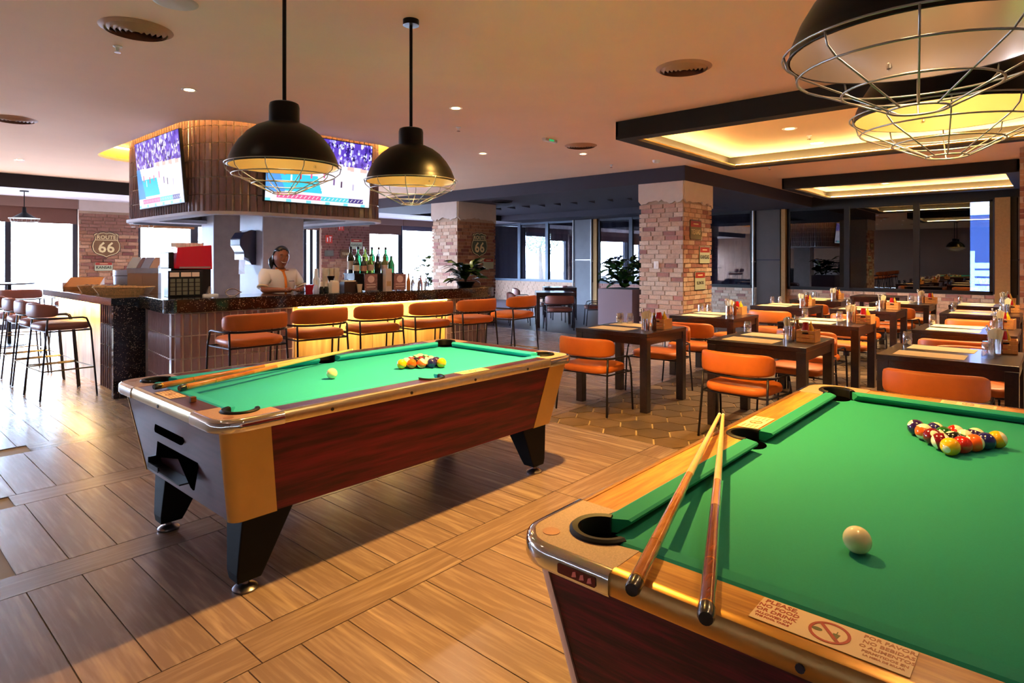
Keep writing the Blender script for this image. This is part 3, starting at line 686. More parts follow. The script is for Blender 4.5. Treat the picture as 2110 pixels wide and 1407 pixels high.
    # splayed legs on levelling feet
    for sx_ in (-1, 1):
        for sy_ in (-1, 1):
            y0, y1 = sy_ * .36, sy_ * .52
            X = lambda x: x * sx_
            top = [(X(.80), y0, .345), (X(1.04), y0, .345), (X(1.04), y1, .345), (X(.80), y1, .345)]
            mid = [(X(.925), sy_ * .395, .09), (X(1.055), sy_ * .395, .09), (X(1.055), sy_ * .50, .09), (X(.925), sy_ * .50, .09)]
            low = [(X(.945), sy_ * .405, .05), (X(1.05), sy_ * .405, .05), (X(1.05), sy_ * .495, .05), (X(.945), sy_ * .495, .05)]
            lg = MB().loft([low, mid, top]).build('leg', mat('black_laminate', '060507', .6, spec=.15), t, bevel=.006)
            MB().lathe([(.052, 0), (.054, .008), (.04, .020), (.016, .026), (.014, .055)], 18, (X(.998), sy_ * .452, .001)).build('levelling_foot', mat('foot_metal', '6E6A74', .3, .9), lg, smooth='auto')
    return t
WOODC = {'mahogany_rail': ('3A1420', '642A30'), 'oak_rail': ('AC6C1E', 'DCA044')}
FELT1 = mat('daylit_baize', '24B4C4', .9, nz=(300, .06), bump=(700, .1)); FELT2 = mat('green_baize', '0A846C', .9, nz=(300, .06), bump=(700, .1))  # same baize twice; blue window daylight is put into the middle table's colour
PANELR = grain('maroon_laminate', '3A040E', '780A22', 14, .45, 0, rnd=.0, bump=.01, coat=.0, spec=.25)
PANELE = grain('lit_maroon_laminate', '38202A', '54343E', 14, .35, 1, rnd=.0, bump=.01, coat=.2)  # maroon end panel with the light falling on it put into the colour
POST = mat('worn_tan_laminate', 'B98A3C', .4, nz=(3, .12), coat=.2); POST2 = mat('pinkish_tan_laminate', 'B98E78', .45, nz=(3, .08), coat=.2)
CAP = mat('speckled_taupe_laminate', 'A68474', .5, nz=(220, .22)); CAP2 = mat('speckled_sand_laminate', 'A4826C', .5, nz=(220, .22))
T1 = pool_table((2.235, 3.13, 0), FELT1, grain('mahogany_rail', *WOODC['mahogany_rail'], 30, .22, 0, rnd=.02, bump=.02, coat=.5), 'mahogany_rail', CAP, ALU, POST, PANELR, PANELE, 'maroon coin-operated pool table with daylit turquoise cloth in the middle of the room', None)
T2 = pool_table((2.285, .322, 0), FELT2, grain('oak_rail', *WOODC['oak_rail'], 30, .3, 0, rnd=.02, bump=.03, coat=.4), 'oak_rail', CAP2, mat('bronze_reflection_trim', 'B88A4C', .3, .9), POST2, PANELR, grain('maroon_end_laminate', '2C040C', '640A1E', 46, .45, 1, rnd=.0, bump=.02, spec=.25), 'pool table with oak rails and green cloth in the right foreground', None)  # trim is aluminium, its bronze reflections put into the colour
# ball return, slot and notices of the middle table
def t1_end(o, y, z, dx=0):  # point on its tapered near end
    A0, A1 = TA - .028, TA - .10; return (-(A1 + (A0 - A1) * (z - .338) / (.757 - .338)) - dx, y, z)
slot = MB().prism(rrect(.36, .052, .022, 4), -.002, .004).build('cue_ball_slot', mat('pocket_black'), T1); orient(slot, t1_end(0, .035, .625), (0, -1, 0), (.17, 0, 1))
tr_ = MB().prism([(-.245, .08), (.285, .095), (.265, .005), (.265, -.105), (.235, -.10), (.05, -.015), (-.215, -.06)], -.002, .005).build('ball_return_recess', mat('pocket_black'), T1); orient(tr_, t1_end(0, 0, .53), (0, -1, 0), (.17, 0, 1))
ml = MB(); ml.box(-1.165, -.16, .425, -1.105, .235, .432).box(-1.168, .10, .425, -1.160, .238, .450).box(-1.168, .228, .425, -1.105, .238, .475); ml.build('ball_tray_lip', mat('tray_black_metal', '060607', .4, spec=.2), T1)
sticker(T1, (-TA + .065, .06, TZ + .0015), (0, -1, 0), (1, 0, 0), .20, .075, False)
sticker(T1, (.28, -TB + .065, TZ + .0015), (1, 0, 0), (0, 1, 0), .22, .075, False)
MB().cbox(0, 0, .0115, .024, .024, .023).build('chalk_cube', mat('chalk', '6A3A1C', .9), None, bevel=.002, loc=(1.123, 2.955, TZ + .001)); tag(bpy.data.objects['chalk_cube'], 'small brown chalk cube on the end rail of the middle pool table', 'chalk')
sticker(T2, (-TA + .067, -.025, TZ + .0015), (0, -1, 0), (1, 0, 0), .25, .083, True, 'pale notice PLEASE NO FOOD OR DRINK on the near rail')
sticker(T2, (.19, TB - .066, TZ + .0015), (1, 0, 0), (0, 1, 0), .20, .08, False)
sticker(T2, (TA - .066, -.02, TZ + .0015), (0, 1, 0), (-1, 0, 0), .20, .075, False)
for tb_ in (T1, T2):
    for sx_, sy_ in ((-1, -1), (-1, 1)):
        m_ = MB().lathe([(.021, 0), (.021, .0012), (0, .0014)], 24).build('corner_medallion', mat('embossed_copper', '9A6A54', .4, .3), tb_, loc=(sx_ * (TA - .062), sy_ * (TB - .062), TZ + .001))
# casting emblem window on the corner of the near table
em = MB().prism(rrect(.10, .022, .004, 3), 0, .002).build('red_emblem_plate', mat('dark_red_enamel', '5A0F16', .15, .3, coat=.6), T2); orient(em, (-TA - .0145, TB - .19, .770), (0, -1, 0), (0, 0, 1))
for i in range(3):
    o = MB().prism([(-.006, -.007), (.006, -.004), (.004, .007), (-.003, .004)], .002, .003).build('emblem_glyph', mat('emblem_pink', 'C8685A', .3), em, loc=(-.005 + i * .02, 0, 0))

# ---------------------------------------------------------------- balls and cues
BR = .0308
bmesh_ = None
def ball_mesh(key, m):
    mb = MB(); prof = [(BR * sin(PI * i / 16), -BR * cos(PI * i / 16)) for i in range(17)]; prof[0] = (0.00001, -BR); prof[-1] = (0.00001, BR)
    return mb.lathe(prof, 28).mesh('ball_' + key, m, smooth=True)
BC = {'yellow': 'F0B010', 'blue': '1C1A66', 'red': 'C41E14', 'purple': '2A1250', 'orange': 'F0601A', 'green': '0E5A1E', 'maroon': '6E0A18', 'black': '0A090A'}
BMS = {}
def ball(x, y, z, c, stripe, rot, label, group=None):
    k = (c, stripe)
    if k not in BMS: BMS[k] = ball_mesh(c, mat('cue_ball_ivory', 'F2E6B8', .12, coat=.6) if c == 'cue' else ball_mat(BC[c], stripe))
    o = link('cue_ball' if c == 'cue' else 'billiard_ball', BMS[k], None, (x, y, z)); o.rotation_euler = rot
    return tag(o, label, 'ball', group)
def rack(x0, y0, ang, rows, where, seed):
    rn = random.Random(seed); dr = Vector((cos(ang), sin(ang))); pp = Vector((-sin(ang), cos(ang))); s = 2 * BR + .0003; used = {}
    pos = ['apex ball', 'second row %s', 'third row %s', 'fourth row %s', 'back row %s']
    sides = {1: [''], 2: ['left', 'right'], 3: ['left', 'centre', 'right'], 4: ['far left', 'inner left', 'inner right', 'far right'], 5: ['left corner', 'second from left', 'middle', 'second from right', 'right corner']}
    for r, row in enumerate(rows):
        for k, (c, st, rot) in enumerate(row):
            p = Vector((x0, y0)) + dr * (r * s * .8661) + pp * ((len(row) - 1) / 2 - k) * s
            kind = ('%s striped' if st else 'solid %s') % c
            ps = pos[r] if r == 0 else pos[r] % sides[r + 1][k]
            ball(p.x, p.y, .7652 + BR, c, st, rot if rot else (rn.uniform(0, 6), rn.uniform(0, 6), rn.uniform(0, 6)), '%s ball, %s of the rack, %s' % (kind, ps, where), 'racked balls on the ' + where)
S, T = 0, 1
rack(2.624, .283, rad(2), [[('yellow', S, (0, .2, PI * .9))],
    [('maroon', T, (1.2, .5, 0)), ('red', S, None)],
    [('maroon', S, None), ('black', S, None), ('orange', T, (1.45, .2, .4))],
    [('orange', T, (.1, .2, 0)), ('green', S, None), ('green', T, (.2, 0, 0)), ('blue', S, None)],
    [('purple', S, None), ('blue', T, (.5, .6, 0)), ('red', T, (.9, 0, 0)), ('purple', T, (.2, .4, 0)), ('yellow', T, (1.1, .3, 0))]], 'near green pool table', 3)
rack(2.411, 3.073, rad(-7), [[('yellow', S, None)],
    [('yellow', T, (.6, .2, 0)), ('orange', S, None)],
    [('red', S, None), ('black', S, None), ('orange', T, (.5, .4, 0))],
    [('green', T, (.1, .5, 0)), ('maroon', S, None), ('blue', T, (.8, .4, 0)), ('blue', S, (0, 0, PI * .8))],
    [('purple', T, (.3, .2, 0)), ('green', S, None), ('red', T, (.9, .2, 0)), ('purple', S, None), ('yellow', S, None)]], 'middle turquoise pool table', 4)
# the right corner ball on the middle table reads yellow in the photograph
ball(1.944, 3.118, .7652 + BR, 'cue', 0, (0, 0, 0), 'ivory cue ball alone on the turquoise cloth of the middle table')
ball(1.606, .351, .7652 + BR, 'cue', 0, (0, 0, 0), 'ivory cue ball alone on the green cloth of the near table')
def cue(p0, p1, butt, label, group):
    p0, p1 = Vector(p0), Vector(p1); d = (p1 - p0); L = d.length; d.normalize(); t = thing('pool_cue', label, 'pool cue', p0, group=group)
    u = d.orthogonal().normalized(); M = Matrix.Identity(4)
    def seg(name, a_, b_, ra, rb, m, nseg=14, extra=()):
        pts = [(a_, ra)] + list(extra) + [(b_, rb)]
        mb = MB().tube([tuple(d * s_) for s_, _ in pts], [r_ for _, r_ in pts], nseg); return mb.build(name, m, t, smooth='auto')
    seg('rubber_bumper', -.004, .028, .0125, .0160, mat('bumper_rubber', '0B0D16', .25, coat=.5), extra=((.004, .0155),))
    seg('butt', .028, L * .34, .0155, .0128, butt)
    seg('splice', L * .34, L * .47, .0128, .0112, mat('cue_maple_stained', 'C07E3C', .2, coat=.8, nz=(30, .1), stretch=(1, 1, 1)))
    seg('shaft', L * .47, L - .018, .0112, .0066, mat('cue_maple', 'E6BE7E', .25, coat=.6, nz=(20, .05)))
    seg('ferrule', L - .018, L - .004, .0066, .0064, mat('ferrule_white', 'EADFC6', .3)); seg('tip', L - .004, L, .0063, .0045, mat('leather_tip', 'B89A6A', .8))
    for s_ in (.031, .2): seg('joint_ring', s_, s_ + .004, .0159 if s_ < .1 else .0146, .0159 if s_ < .1 else .0146, mat('brass_ring', 'D8A84A', .2, 1))
    return t
AMB = grain('amber_cue_butt', 'A85A1C', 'D08A3C', 20, .15, 0, rnd=0, bump=0, coat=1); RED_ = grain('rosewood_cue_butt', '5A160C', 'A04A20', 20, .15, 0, rnd=0, bump=0, coat=1)
def oncue(bx, by, tx, ty, z0, z1, L=1.42):
    p = Vector((bx, by, z0)); q = Vector((tx, ty, z1)); return tuple(p), tuple(p + (q - p).normalized() * L)
cue(*oncue(1.026, .607, 2.39, 1.015, .822, .830, 1.43), AMB, 'pool cue with amber butt, left one lying across the near green table', 'cues on the near table')
cue(*oncue(1.03, .462, 2.39, 1.00, .822, .832, 1.46), RED_, 'pool cue with dark red butt, right one lying across the near green table', 'cues on the near table')
cue(*oncue(1.09, 3.34, 2.40, 3.67, .821, .822, 1.40), AMB, 'pool cue lying across the turquoise table, farther of its pair', 'cues on the middle table')
cue(*oncue(1.16, 3.21, 2.31, 3.61, .821, .826, 1.36), AMB, 'pool cue lying across the turquoise table, nearer of its pair', 'cues on the middle table')

# ---------------------------------------------------------------- caged dome pendants over the tables
GOLD = mat('gold_reflector', 'B89A5C', .4, .6, nz=(3, .05)); SILV = mat('satin_reflector', 'B8A08C', .28, .9)
def pendant(x, y, label, lining, power, rim=1.955):
    t = thing('pendant_lamp', label, 'pendant lamp', (x, y, 3.0), group='caged dome pendants over the pool tables'); z = rim - 3.0; R = .285
    MB().lathe([(.0001, 0), (.052, 0), (.052, -.035), (.0001, -.036)], 24).build('canopy', BLACK, t, smooth='auto')
    MB().tube([(0, 0, -.03), (0, 0, z + .33)], .0105, 10).build('rod', BLACK, t)
    MB().lathe([(.0001, z + .345), (.060, z + .345), (.074, z + .338), (.079, z + .32), (.079, z + .235), (.07, z + .225)], 32).build('socket_cap', BLACK, t, smooth='auto')
    prof = [(.07, .238), (.10, .229), (.145, .208), (.19, .174), (.23, .128), (.259, .080), (.277, .035), (.285, 0)]
    MB().lathe([(r_, z + h) for r_, h in prof], 48).build('shade', BLACK, t, smooth=True) if 0 else None
    mb = MB(); rings = [[(r_ * cos(2 * PI * i / 48), r_ * sin(2 * PI * i / 48), z + h) for i in range(48)] for r_, h in prof + [(.289, -.003), (.283, -.003)]]; mb.loft(rings, True, False, False); mb.build('shade', BLACK, t, smooth=True)
    mb = MB(); rings = [[((r_ - .005) * cos(2 * PI * i / 48), (r_ - .005) * sin(2 * PI * i / 48), z + h - .003) for i in range(48)] for r_, h in prof]; mb.loft(rings, True, True, False); ln = mb.build('shade_lining', lining, t, smooth=True)
    for k in range(3): a = 2 * PI * k / 3 + .4; MB().lathe([(.006, 0), (.004, .012), (.0001, .013)], 8, (.262 * cos(a), .262 * sin(a), z + .03)).build('rivet', SILVER, ln)
    cg = MB(); cp = [(.298, .004), (.290, -.028), (.262, -.052), (.163, -.098), (.062, -.146)]
    for k in range(10):
        a = 2 * PI * k / 10 + .15; cg.tube([(r_ * cos(a), r_ * sin(a), z + h) for r_, h in cp], .0026, 6)
    for r_, h in ((.298, .004), (.264, -.052), (.163, -.098), (.062, -.146)): cg.tube([(r_ * cos(2 * PI * i / 40), r_ * sin(2 * PI * i / 40), z + h) for i in range(40)], .0030, 6, True)
    cg.build('wire_cage', WIRE, t, smooth=True)
    MB().lathe([(.0001, 0), (.02, .004), (.03, .03), (.022, .06), (.014, .085), (.014, .11)], 16, (0, 0, z + .10)).build('bulb', mat('frosted_bulb', 'FFD9A0', .4, emit=1), t, smooth=True)
    l = light('pendant_glow', 'POINT', (x, y, rim + .08), power * .6, (1, .74, .42), shadow_soft_size=.04)
    return t
pendant(1.66, 3.13, 'black dome pendant with wire cage over the middle table, left one', GOLD, 5)
pendant(2.53, 3.13, 'black dome pendant with wire cage over the middle table, right one', GOLD, 5)
pendant(1.74, .25, 'large black dome pendant cut off at the top right corner', SILV, 6)
pendant(2.60, .29, 'black dome pendant with golden inside right behind the topmost one', GOLD, 14)

# ================================================================ CHAIRS AND STOOLS
def make_seat(name, cat, label, stool, leather, frame=STEEL):
    t = thing(name, label, cat); sh = .712 if stool else .385; zr = sh + (.128 if stool else .145); bw = .278 if stool else .298
    cushion(MB(), .46, bw * 1.76, .075, sh, .13).build('seat', leather, t, smooth=True)
    def U(a): # plan curve of arm rail; a in -1..1 from one arm end to the other round the back
        th = a * PI / 2; return Vector((-.25 * max(cos(th), 0) ** .72 - .01, bw * (1 if a > 0 else -1) * abs(sin(th)) ** .78, 0))
    # curved backrest
    rings = []; N_ = 26; lo, hi = -.84, .84; hb = .142 if stool else .175
    for i in range(N_ + 1):
        a = lo + (hi - lo) * i / N_; p = U(a); q = (U(min(a + .02, 1)) - U(max(a - .02, -1))).normalized(); nrm = Vector((q.y, -q.x, 0))
        e = (1 - abs((i / N_) * 2 - 1) ** 5) ** .6; sc_ = .25 + .75 * e; h = hb * (.5 + .5 * e); th = .026 * sc_
        zc = zr + .012 + hb / 2 - (hb - h) * .15; rg = []
        for k in range(12):
            an = 2 * PI * k / 12; cx_ = abs(cos(an)) ** .6 * (1 if cos(an) > 0 else -1); cz_ = abs(sin(an)) ** .45 * (1 if sin(an) > 0 else -1)
            rg.append(tuple(p + nrm * (cx_ * th) + Vector((0, 0, zc + cz_ * h / 2))))
        rings.append(rg)
    MB().loft(rings).build('backrest', leather, t, smooth=True)
    fr = .0095; pts = [(.165, -bw, zr - .05), (.15, -bw, zr - .012), (.115, -bw, zr)] + [tuple(U(-1 + 2 * i / 24) + Vector((0, 0, zr))) for i in range(25)] + [(.115, bw, zr), (.15, bw, zr - .012), (.165, bw, zr - .05)]
    MB().tube(pts, fr, 8).build('arm_rail', frame, t, smooth=True)
    sp = .055 if stool else .03
    for sy_ in (-1, 1):
        MB().tube([(.165, sy_ * bw, zr - .05), (.165 + .025, sy_ * (bw + .004), sh), (.19 + sp, sy_ * (bw + sp * .2), .002)], fr, 8).build('leg', frame, t, smooth=True)
        MB().tube([(-.185, sy_ * (bw - .03), zr), (-.195, sy_ * (bw - .03), sh), (-.20 - sp, sy_ * (bw - .02 + sp * .2), .002)], fr, 8).build('leg', frame, t, smooth=True)
    MB().tube([(.185, -bw, sh - .008), (.185, bw, sh - .008), (-.193, bw - .03, sh - .008), (-.193, -bw + .03, sh - .008)], .008, 6, True).build('seat_frame', frame, t)
    if stool:
        k = .30; f = .19 + sp * (1 - k / sh); g = .20 + sp * (1 - k / sh); MB().tube([(f, -bw - .01, k), (f, bw + .01, k), (-g, bw - .015, k), (-g, -bw + .015, k)], .0075, 6, True).build('footrest', mat('brass_footrest', '8E7A58', .35, .8), t)
    return t
first = {}
def seat(kind, x, y, rz, label, group):
    if kind not in first:
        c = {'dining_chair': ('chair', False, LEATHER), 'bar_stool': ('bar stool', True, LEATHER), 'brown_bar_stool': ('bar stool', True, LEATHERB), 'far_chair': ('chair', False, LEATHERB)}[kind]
        nm = {'brown_bar_stool': 'bar_stool', 'far_chair': 'dining_chair'}.get(kind, kind)
        first[kind] = make_seat(nm, c[0], label, c[1], c[2]); o = first[kind]; o.location = (x, y, 0); o.rotation_euler = (0, 0, rz); o['group'] = group; return o
    return dup(first[kind], (x, y, 0), rz, label, group)
ordn = ['leftmost', 'second from left', 'third from left', 'fourth from left', 'fifth from left', 'rightmost']
for i, (x, y, rz) in enumerate(((2.50, 5.33, 88), (3.16, 5.38, 84), (3.81, 5.34, 84), (4.46, 5.28, 84), (5.12, 5.24, 84), (5.92, 5.27, 96))):
    seat('bar_stool', x, y, rad(rz), 'tan leather bar stool along the bar behind the middle pool table, %s' % ordn[i], 'tan stools along the bar')
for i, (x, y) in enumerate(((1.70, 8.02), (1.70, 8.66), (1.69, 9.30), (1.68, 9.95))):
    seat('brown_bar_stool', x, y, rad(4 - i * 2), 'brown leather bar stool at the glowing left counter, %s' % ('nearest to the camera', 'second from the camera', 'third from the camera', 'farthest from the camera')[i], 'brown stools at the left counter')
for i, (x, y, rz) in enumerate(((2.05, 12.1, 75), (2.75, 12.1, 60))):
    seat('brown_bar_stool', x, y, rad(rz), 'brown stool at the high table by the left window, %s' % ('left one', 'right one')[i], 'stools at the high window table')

# ================================================================ DINING TABLES AND SETTINGS
TS = .82
def make_table(name, label, rz=0, s=TS, group='square espresso dining tables'):
    t = thing(name, label, 'dining table', group=group); h = s / 2
    MB().box(-h, -h, .712, h, h, .75).build('tabletop', ESP, t, bevel=.003)
    m = MB(); m.box(-h + .01, -h + .01, .64, h - .01, -h + .03, .712).box(-h + .01, h - .03, .64, h - .01, h - .01, .712).box(-h + .01, -h + .03, .64, -h + .03, h - .03, .712).box(h - .03, -h + .03, .64, h - .01, h - .03, .712); m.build('apron', ESP, t)
    for a in (-1, 1):
        for b in (-1, 1): MB().cbox(a * (h - .04), b * (h - .04), .356, .075, .075, .71).build('leg', ESP, t, bevel=.003)
    return t
tp = None
# (x centre, y centre, words)
TABS = [(5.56, 3.30, 'nearest dining table, left of the middle one'), (5.58, 1.90, 'dining table behind the crossed cues'), (5.61, .60, 'near dining table behind the far end of the green pool table'),
        (7.51, 3.26, 'dining table beside the brick column, second row'), (7.57, 1.96, 'dining table in the middle of the second row'), (7.66, .69, 'dining table at the right of the second row'),
        (9.85, 3.12, 'dining table in the third row, left one'), (9.95, 2.03, 'dining table in the third row, middle one'), (10.15, .76, 'dining table in the third row by the brick pier'),
        (11.70, 3.12, 'dining table in the fourth row, left one'), (11.75, 1.90, 'dining table in the fourth row, middle one'), (11.95, .86, 'dining table in the fourth row by the brick pier'),
        (13.6, 2.6, 'dining table in the fifth row near the dark window')]
GL = None; MATp = None; CU = None; ML = None; CD = None; 
def placemat(x, y, rz, label):
    global MATp
    if MATp is None: MATp = MB().cbox(0, 0, .0008, .27, .43, .0016).mesh('placemat', PAPER)
    o = link('placemat', MATp, None, (x, y, .7505), rz); return tag(o, label, 'placemat', 'paper placemats on the dining tables')
def glass(x, y, z, label, s=1.0):
    global GL
    if GL is None: GL = MB().lathe([(.0001, .108), (.027, .108), (.033, .098), (.036, .05), (.034, .0), (.0315, .0), (.033, .05), (.030, .094), (.0001, .098)], 18).mesh('water_glass', GLASS, smooth='auto')
    o = link('water_glass', GL, None, (x, y, z)); o.scale = (s, s, s); return tag(o, label, 'glass', 'upturned water glasses on the dining tables')
def holder(x, y, label, rz=0):
    global CU
    if CU is None:
        t = thing('cutlery_cup', label, 'cutlery cup', (x, y, .751), rz, 'steel cutlery cups'); CU = t
        MB().lathe([(.0001, 0), (.040, 0), (.040, .125), (.037, .125), (.036, .006), (.0001, .006)], 22).build('cup', mat('polished_steel_cup', 'D6D6DE', .15, 1), t, smooth='auto')
        rn = random.Random(2)
        for k in range(5):
            a = rn.uniform(0, 6.3); b = Vector((.02 * cos(a), .02 * sin(a), .01)); e = Vector((.045 * cos(a + .3), .045 * sin(a + .3), .20 + rn.uniform(-.01, .02)))
            m = MB().tube([tuple(b), tuple(e * .85 + b * .15), tuple(e)], [.0035, .003, .009], 6); m.build('fork' if k % 2 else 'knife', SILVER, t, smooth=True)
        n = MB()
        for k in range(3):
            a = 2 + k * .7; c = Vector((.018 * cos(a), .018 * sin(a), 0)); w_ = Vector((-sin(a), cos(a), 0)) * .034
            n.add([tuple(c - w_ * .6 + Vector((0, 0, .01))), tuple(c + w_ * .6 + Vector((0, 0, .01))), tuple(c * 2.0 + w_ * 1.3 + Vector((0, 0, .185))), tuple(c * 1.6 + Vector((0, 0, .205))), tuple(c * 2.0 - w_ * 1.3 + Vector((0, 0, .18)))], [(0, 1, 2, 3, 4)])
        n.build('napkin', NAPKIN, t)
        return t
    return dup(CU, (x, y, .751), rz, label)
def mill(x, y, label):
    global ML
    if ML is None:
        t = thing('amber_bottle', label, 'bottle', (x, y, .751), group='amber bottles on the dining tables'); ML = t
        MB().lathe([(.0001, 0), (.023, 0), (.024, .004), (.024, .105), (.014, .125), (.012, .15), (.0001, .15)], 16).build('body', mat('amber_glass', '6A2E0C', .08, coat=.5), t, smooth='auto')
        MB().lathe([(.0145, 0), (.0145, .025), (.0001, .026)], 14, (0, 0, .148)).build('cap', mat('gold_cap', 'B08848', .3, .8), t, smooth='auto'); return t
    return dup(ML, (x, y, .751), 0, label)
def caddy(x, y, rz, label):
    global CD
    if CD is None:
        t = thing('condiment_crate', label, 'condiment crate', (x, y, .751), rz, 'wooden condiment crates'); CD = t; CW = mat('pale_crate_wood', 'D09050', .7, nz=(14, .12), stretch=(1, 8, 1)); 
        a, b, h, th = .085, .07, .10, .007
        for sy_ in (-1, 1): MB().box(-a, sy_ * b - th / 2, .0, a, sy_ * b + th / 2, h).build('end_board', CW, t)
        for sx_ in (-1, 1):
            for k in range(3): MB().box(sx_ * a - th / 2, -b, .004 + k * .033, sx_ * a + th / 2, b, .032 + k * .033).build('slat', CW, t)
        for sx_ in (-1, 1):
            o = MB().prism(rrect(.05, .013, .006, 3), -.0015, .0015).build('hand_hole', mat('hole_dark', '1A0C06', .9), t); orient(o, (-a - .0045 if sx_ < 0 else a + .0045, 0, .078), (0, -1, 0), (0, 0, 1))
        MB().box(-a, -b, 0, a, b, .006).build('bottom', CW, t)
        RB = mat('ketchup_red', '9E1218', .2, coat=.5)
        r1 = MB().loft([[(x_ * s_, y_ * s_ * .62, z_) for x_, y_ in rrect(.085, .085, .03, 4)] for z_, s_ in ((.007, .95), (.03, 1.05), (.12, 1.0), (.15, .82), (.165, .7))]).build('ketchup_bottle', RB, t, smooth='auto', loc=(-.035, .012, 0))
        MB().lathe([(.0001, .001), (.027, .001), (.027, .0), (.0001, 0)], 18).build('round_label', WHITE, r1); orient(KIDS(r1)[0], (-.0, -.0, 0), (0, -1, 0), (0, 0, 1)); KIDS(r1)[0].matrix_local.translation = (-.046, 0, .10)
        MB().loft([[(x_ * s_, y_ * s_ * .62, z_) for x_, y_ in rrect(.07, .07, .025, 4)] for z_, s_ in ((.007, .95), (.11, 1.0), (.135, .5), (.15, .25), (.17, .16))]).build('mustard_bottle', mat('mustard_yellow', 'D8A814', .25, coat=.4), t, smooth='auto', loc=(.04, -.01, 0))
        return t
    return dup(CD, (x, y, .751), rz, label)
short = ['nearest left table', 'table behind the crossed cues', 'table behind the green pool table', 'second-row left table', 'second-row middle table', 'second-row right table', 'third-row left table', 'third-row middle table', 'third-row right table', 'fourth-row left table', 'fourth-row middle table', 'fourth-row right table', 'fifth-row table']
for i, (x, y, lb) in enumerate(TABS):
    lb = 'square dark espresso ' + lb
    if tp is None: tp = make_table('dining_table', lb); tp.location = (x, y, 0)
    else: dup(tp, (x, y, 0), 0, lb)
    rn = random.Random(40 + i); s = short[i]
    if i == 12: continue
    placemat(x - .20, y + .10 + rn.uniform(-.02, .02), 0, 'cream paper placemat on the %s, side nearer the camera' % s)
    placemat(x + .22, y + .10 + rn.uniform(-.02, .02), rn.uniform(-.05, .05), 'cream paper placemat on the %s, side farther from the camera' % s)
    hx_, hy_ = ((-.22, -.29), (0, -.16), (.06, -.25), (-.02, -.20), (0, -.24), (.05, -.24))[i % 6]
    holder(x + hx_, y + hy_, 'steel cup of cutlery and napkins on the %s' % s, rn.uniform(0, 6))
    mill(x + hx_ + .13, y + hy_ - .02, 'amber bottle with cap beside the cutlery cup on the %s' % s)
    caddy(x + hx_ + (.34, .03, .26)[i % 3], y + hy_ - (-.01, .14, .05)[i % 3], rn.uniform(-.1, .1) if i % 3 else 0, 'small wooden crate with ketchup and mustard on the %s' % s)
    glass(x + .33, y + .33, .7522, 'upturned water glass at the far left of the %s' % s)
    gx, gy = ((.31, .20), (.12, -.10), (-.07, -.22))[i % 3]
    glass(x + gx, y + gy, .7522, 'upturned water glass on the right of the %s' % s, 1.05)
    if i == 0: glass(x + .25, y + .30, .7522, 'third upturned water glass on the nearest left table')
# chairs round them: near side (back to the camera) and far side (facing the camera)
for i, (x, y, lb) in enumerate(TABS[:12]):
    s = short[i]; dy = .02 if i else .08
    if i in (6, 9): pass
    seat('dining_chair', x - .57, y + dy, rad((2, -3, 1, 4, -2, 2)[i % 6]), 'orange chair with its back to the camera at the %s' % s, 'orange dining chairs')
    seat('dining_chair', x + .60, y - (.0, .05, .08)[i % 3], rad(180 + (3, -4, 2, 5)[i % 4]), 'orange chair facing the camera at the %s' % s, 'orange dining chairs')
# far dark dining area
for i, (x, y, rz, lb) in enumerate(((10.65, 8.25, -48, 'espresso table in the far dark area, nearer one'), (12.6, 9.6, -48, 'espresso table in the far dark area by the windows, farther one'), (13.2, 7.2, -20, 'espresso table half hidden behind the thick brick column'))):
    dup(tp, (x, y, 0), rad(rz), lb, 'square espresso dining tables')
fc = [(10.17, 7.75, 42, 'in front of the nearer far table'), (10.35, 9.0, -45, 'left of the nearer far table'), (11.2, 7.55, 130, 'right of the nearer far table'), (11.3, 8.85, 225, 'behind the nearer far table'),
      (9.5, 9.5, 20, 'far left of the dark dining area beside the bar end'), (12.0, 9.0, 42, 'in front of the table by the windows'), (12.0, 10.3, -45, 'left of the table by the windows'), (12.3, 6.45, 0, 'beside the planter in the dark dining area'), (14.0, 7.3, 180, 'behind the thick brick column')]
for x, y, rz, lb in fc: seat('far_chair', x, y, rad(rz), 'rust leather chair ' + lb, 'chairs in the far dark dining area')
tag(link('salt_tray', MB().lathe([(.0001, 0), (.06, 0), (.075, .03), (.065, .03), (.05, .01), (.0001, .008)], 16).mesh('salt_tray', mat('pink_ceramic', 'D8A0A0', .4), smooth='auto'), None, (12.7, 9.5, .751)), 'small pink bowl on the far table by the windows', 'bowl')
# high table by the left window
ht = thing('high_table', 'high round table with dark top by the leftmost window', 'table', (2.1, 13.3, 0)); MB().lathe([(.0001, 0), (.34, 0), (.35, .012), (.34, .025), (.0001, .025)], 32, (0, 0, 1.03)).build('tabletop', STEEL, ht, smooth='auto'); MB().tube([(0, 0, .02), (0, 0, 1.03)], .03, 12).build('post', BLACK, ht); MB().lathe([(.24, 0), (.24, .012), (.05, .03), (.0001, .03)], 28).build('base', BLACK, ht, smooth='auto')

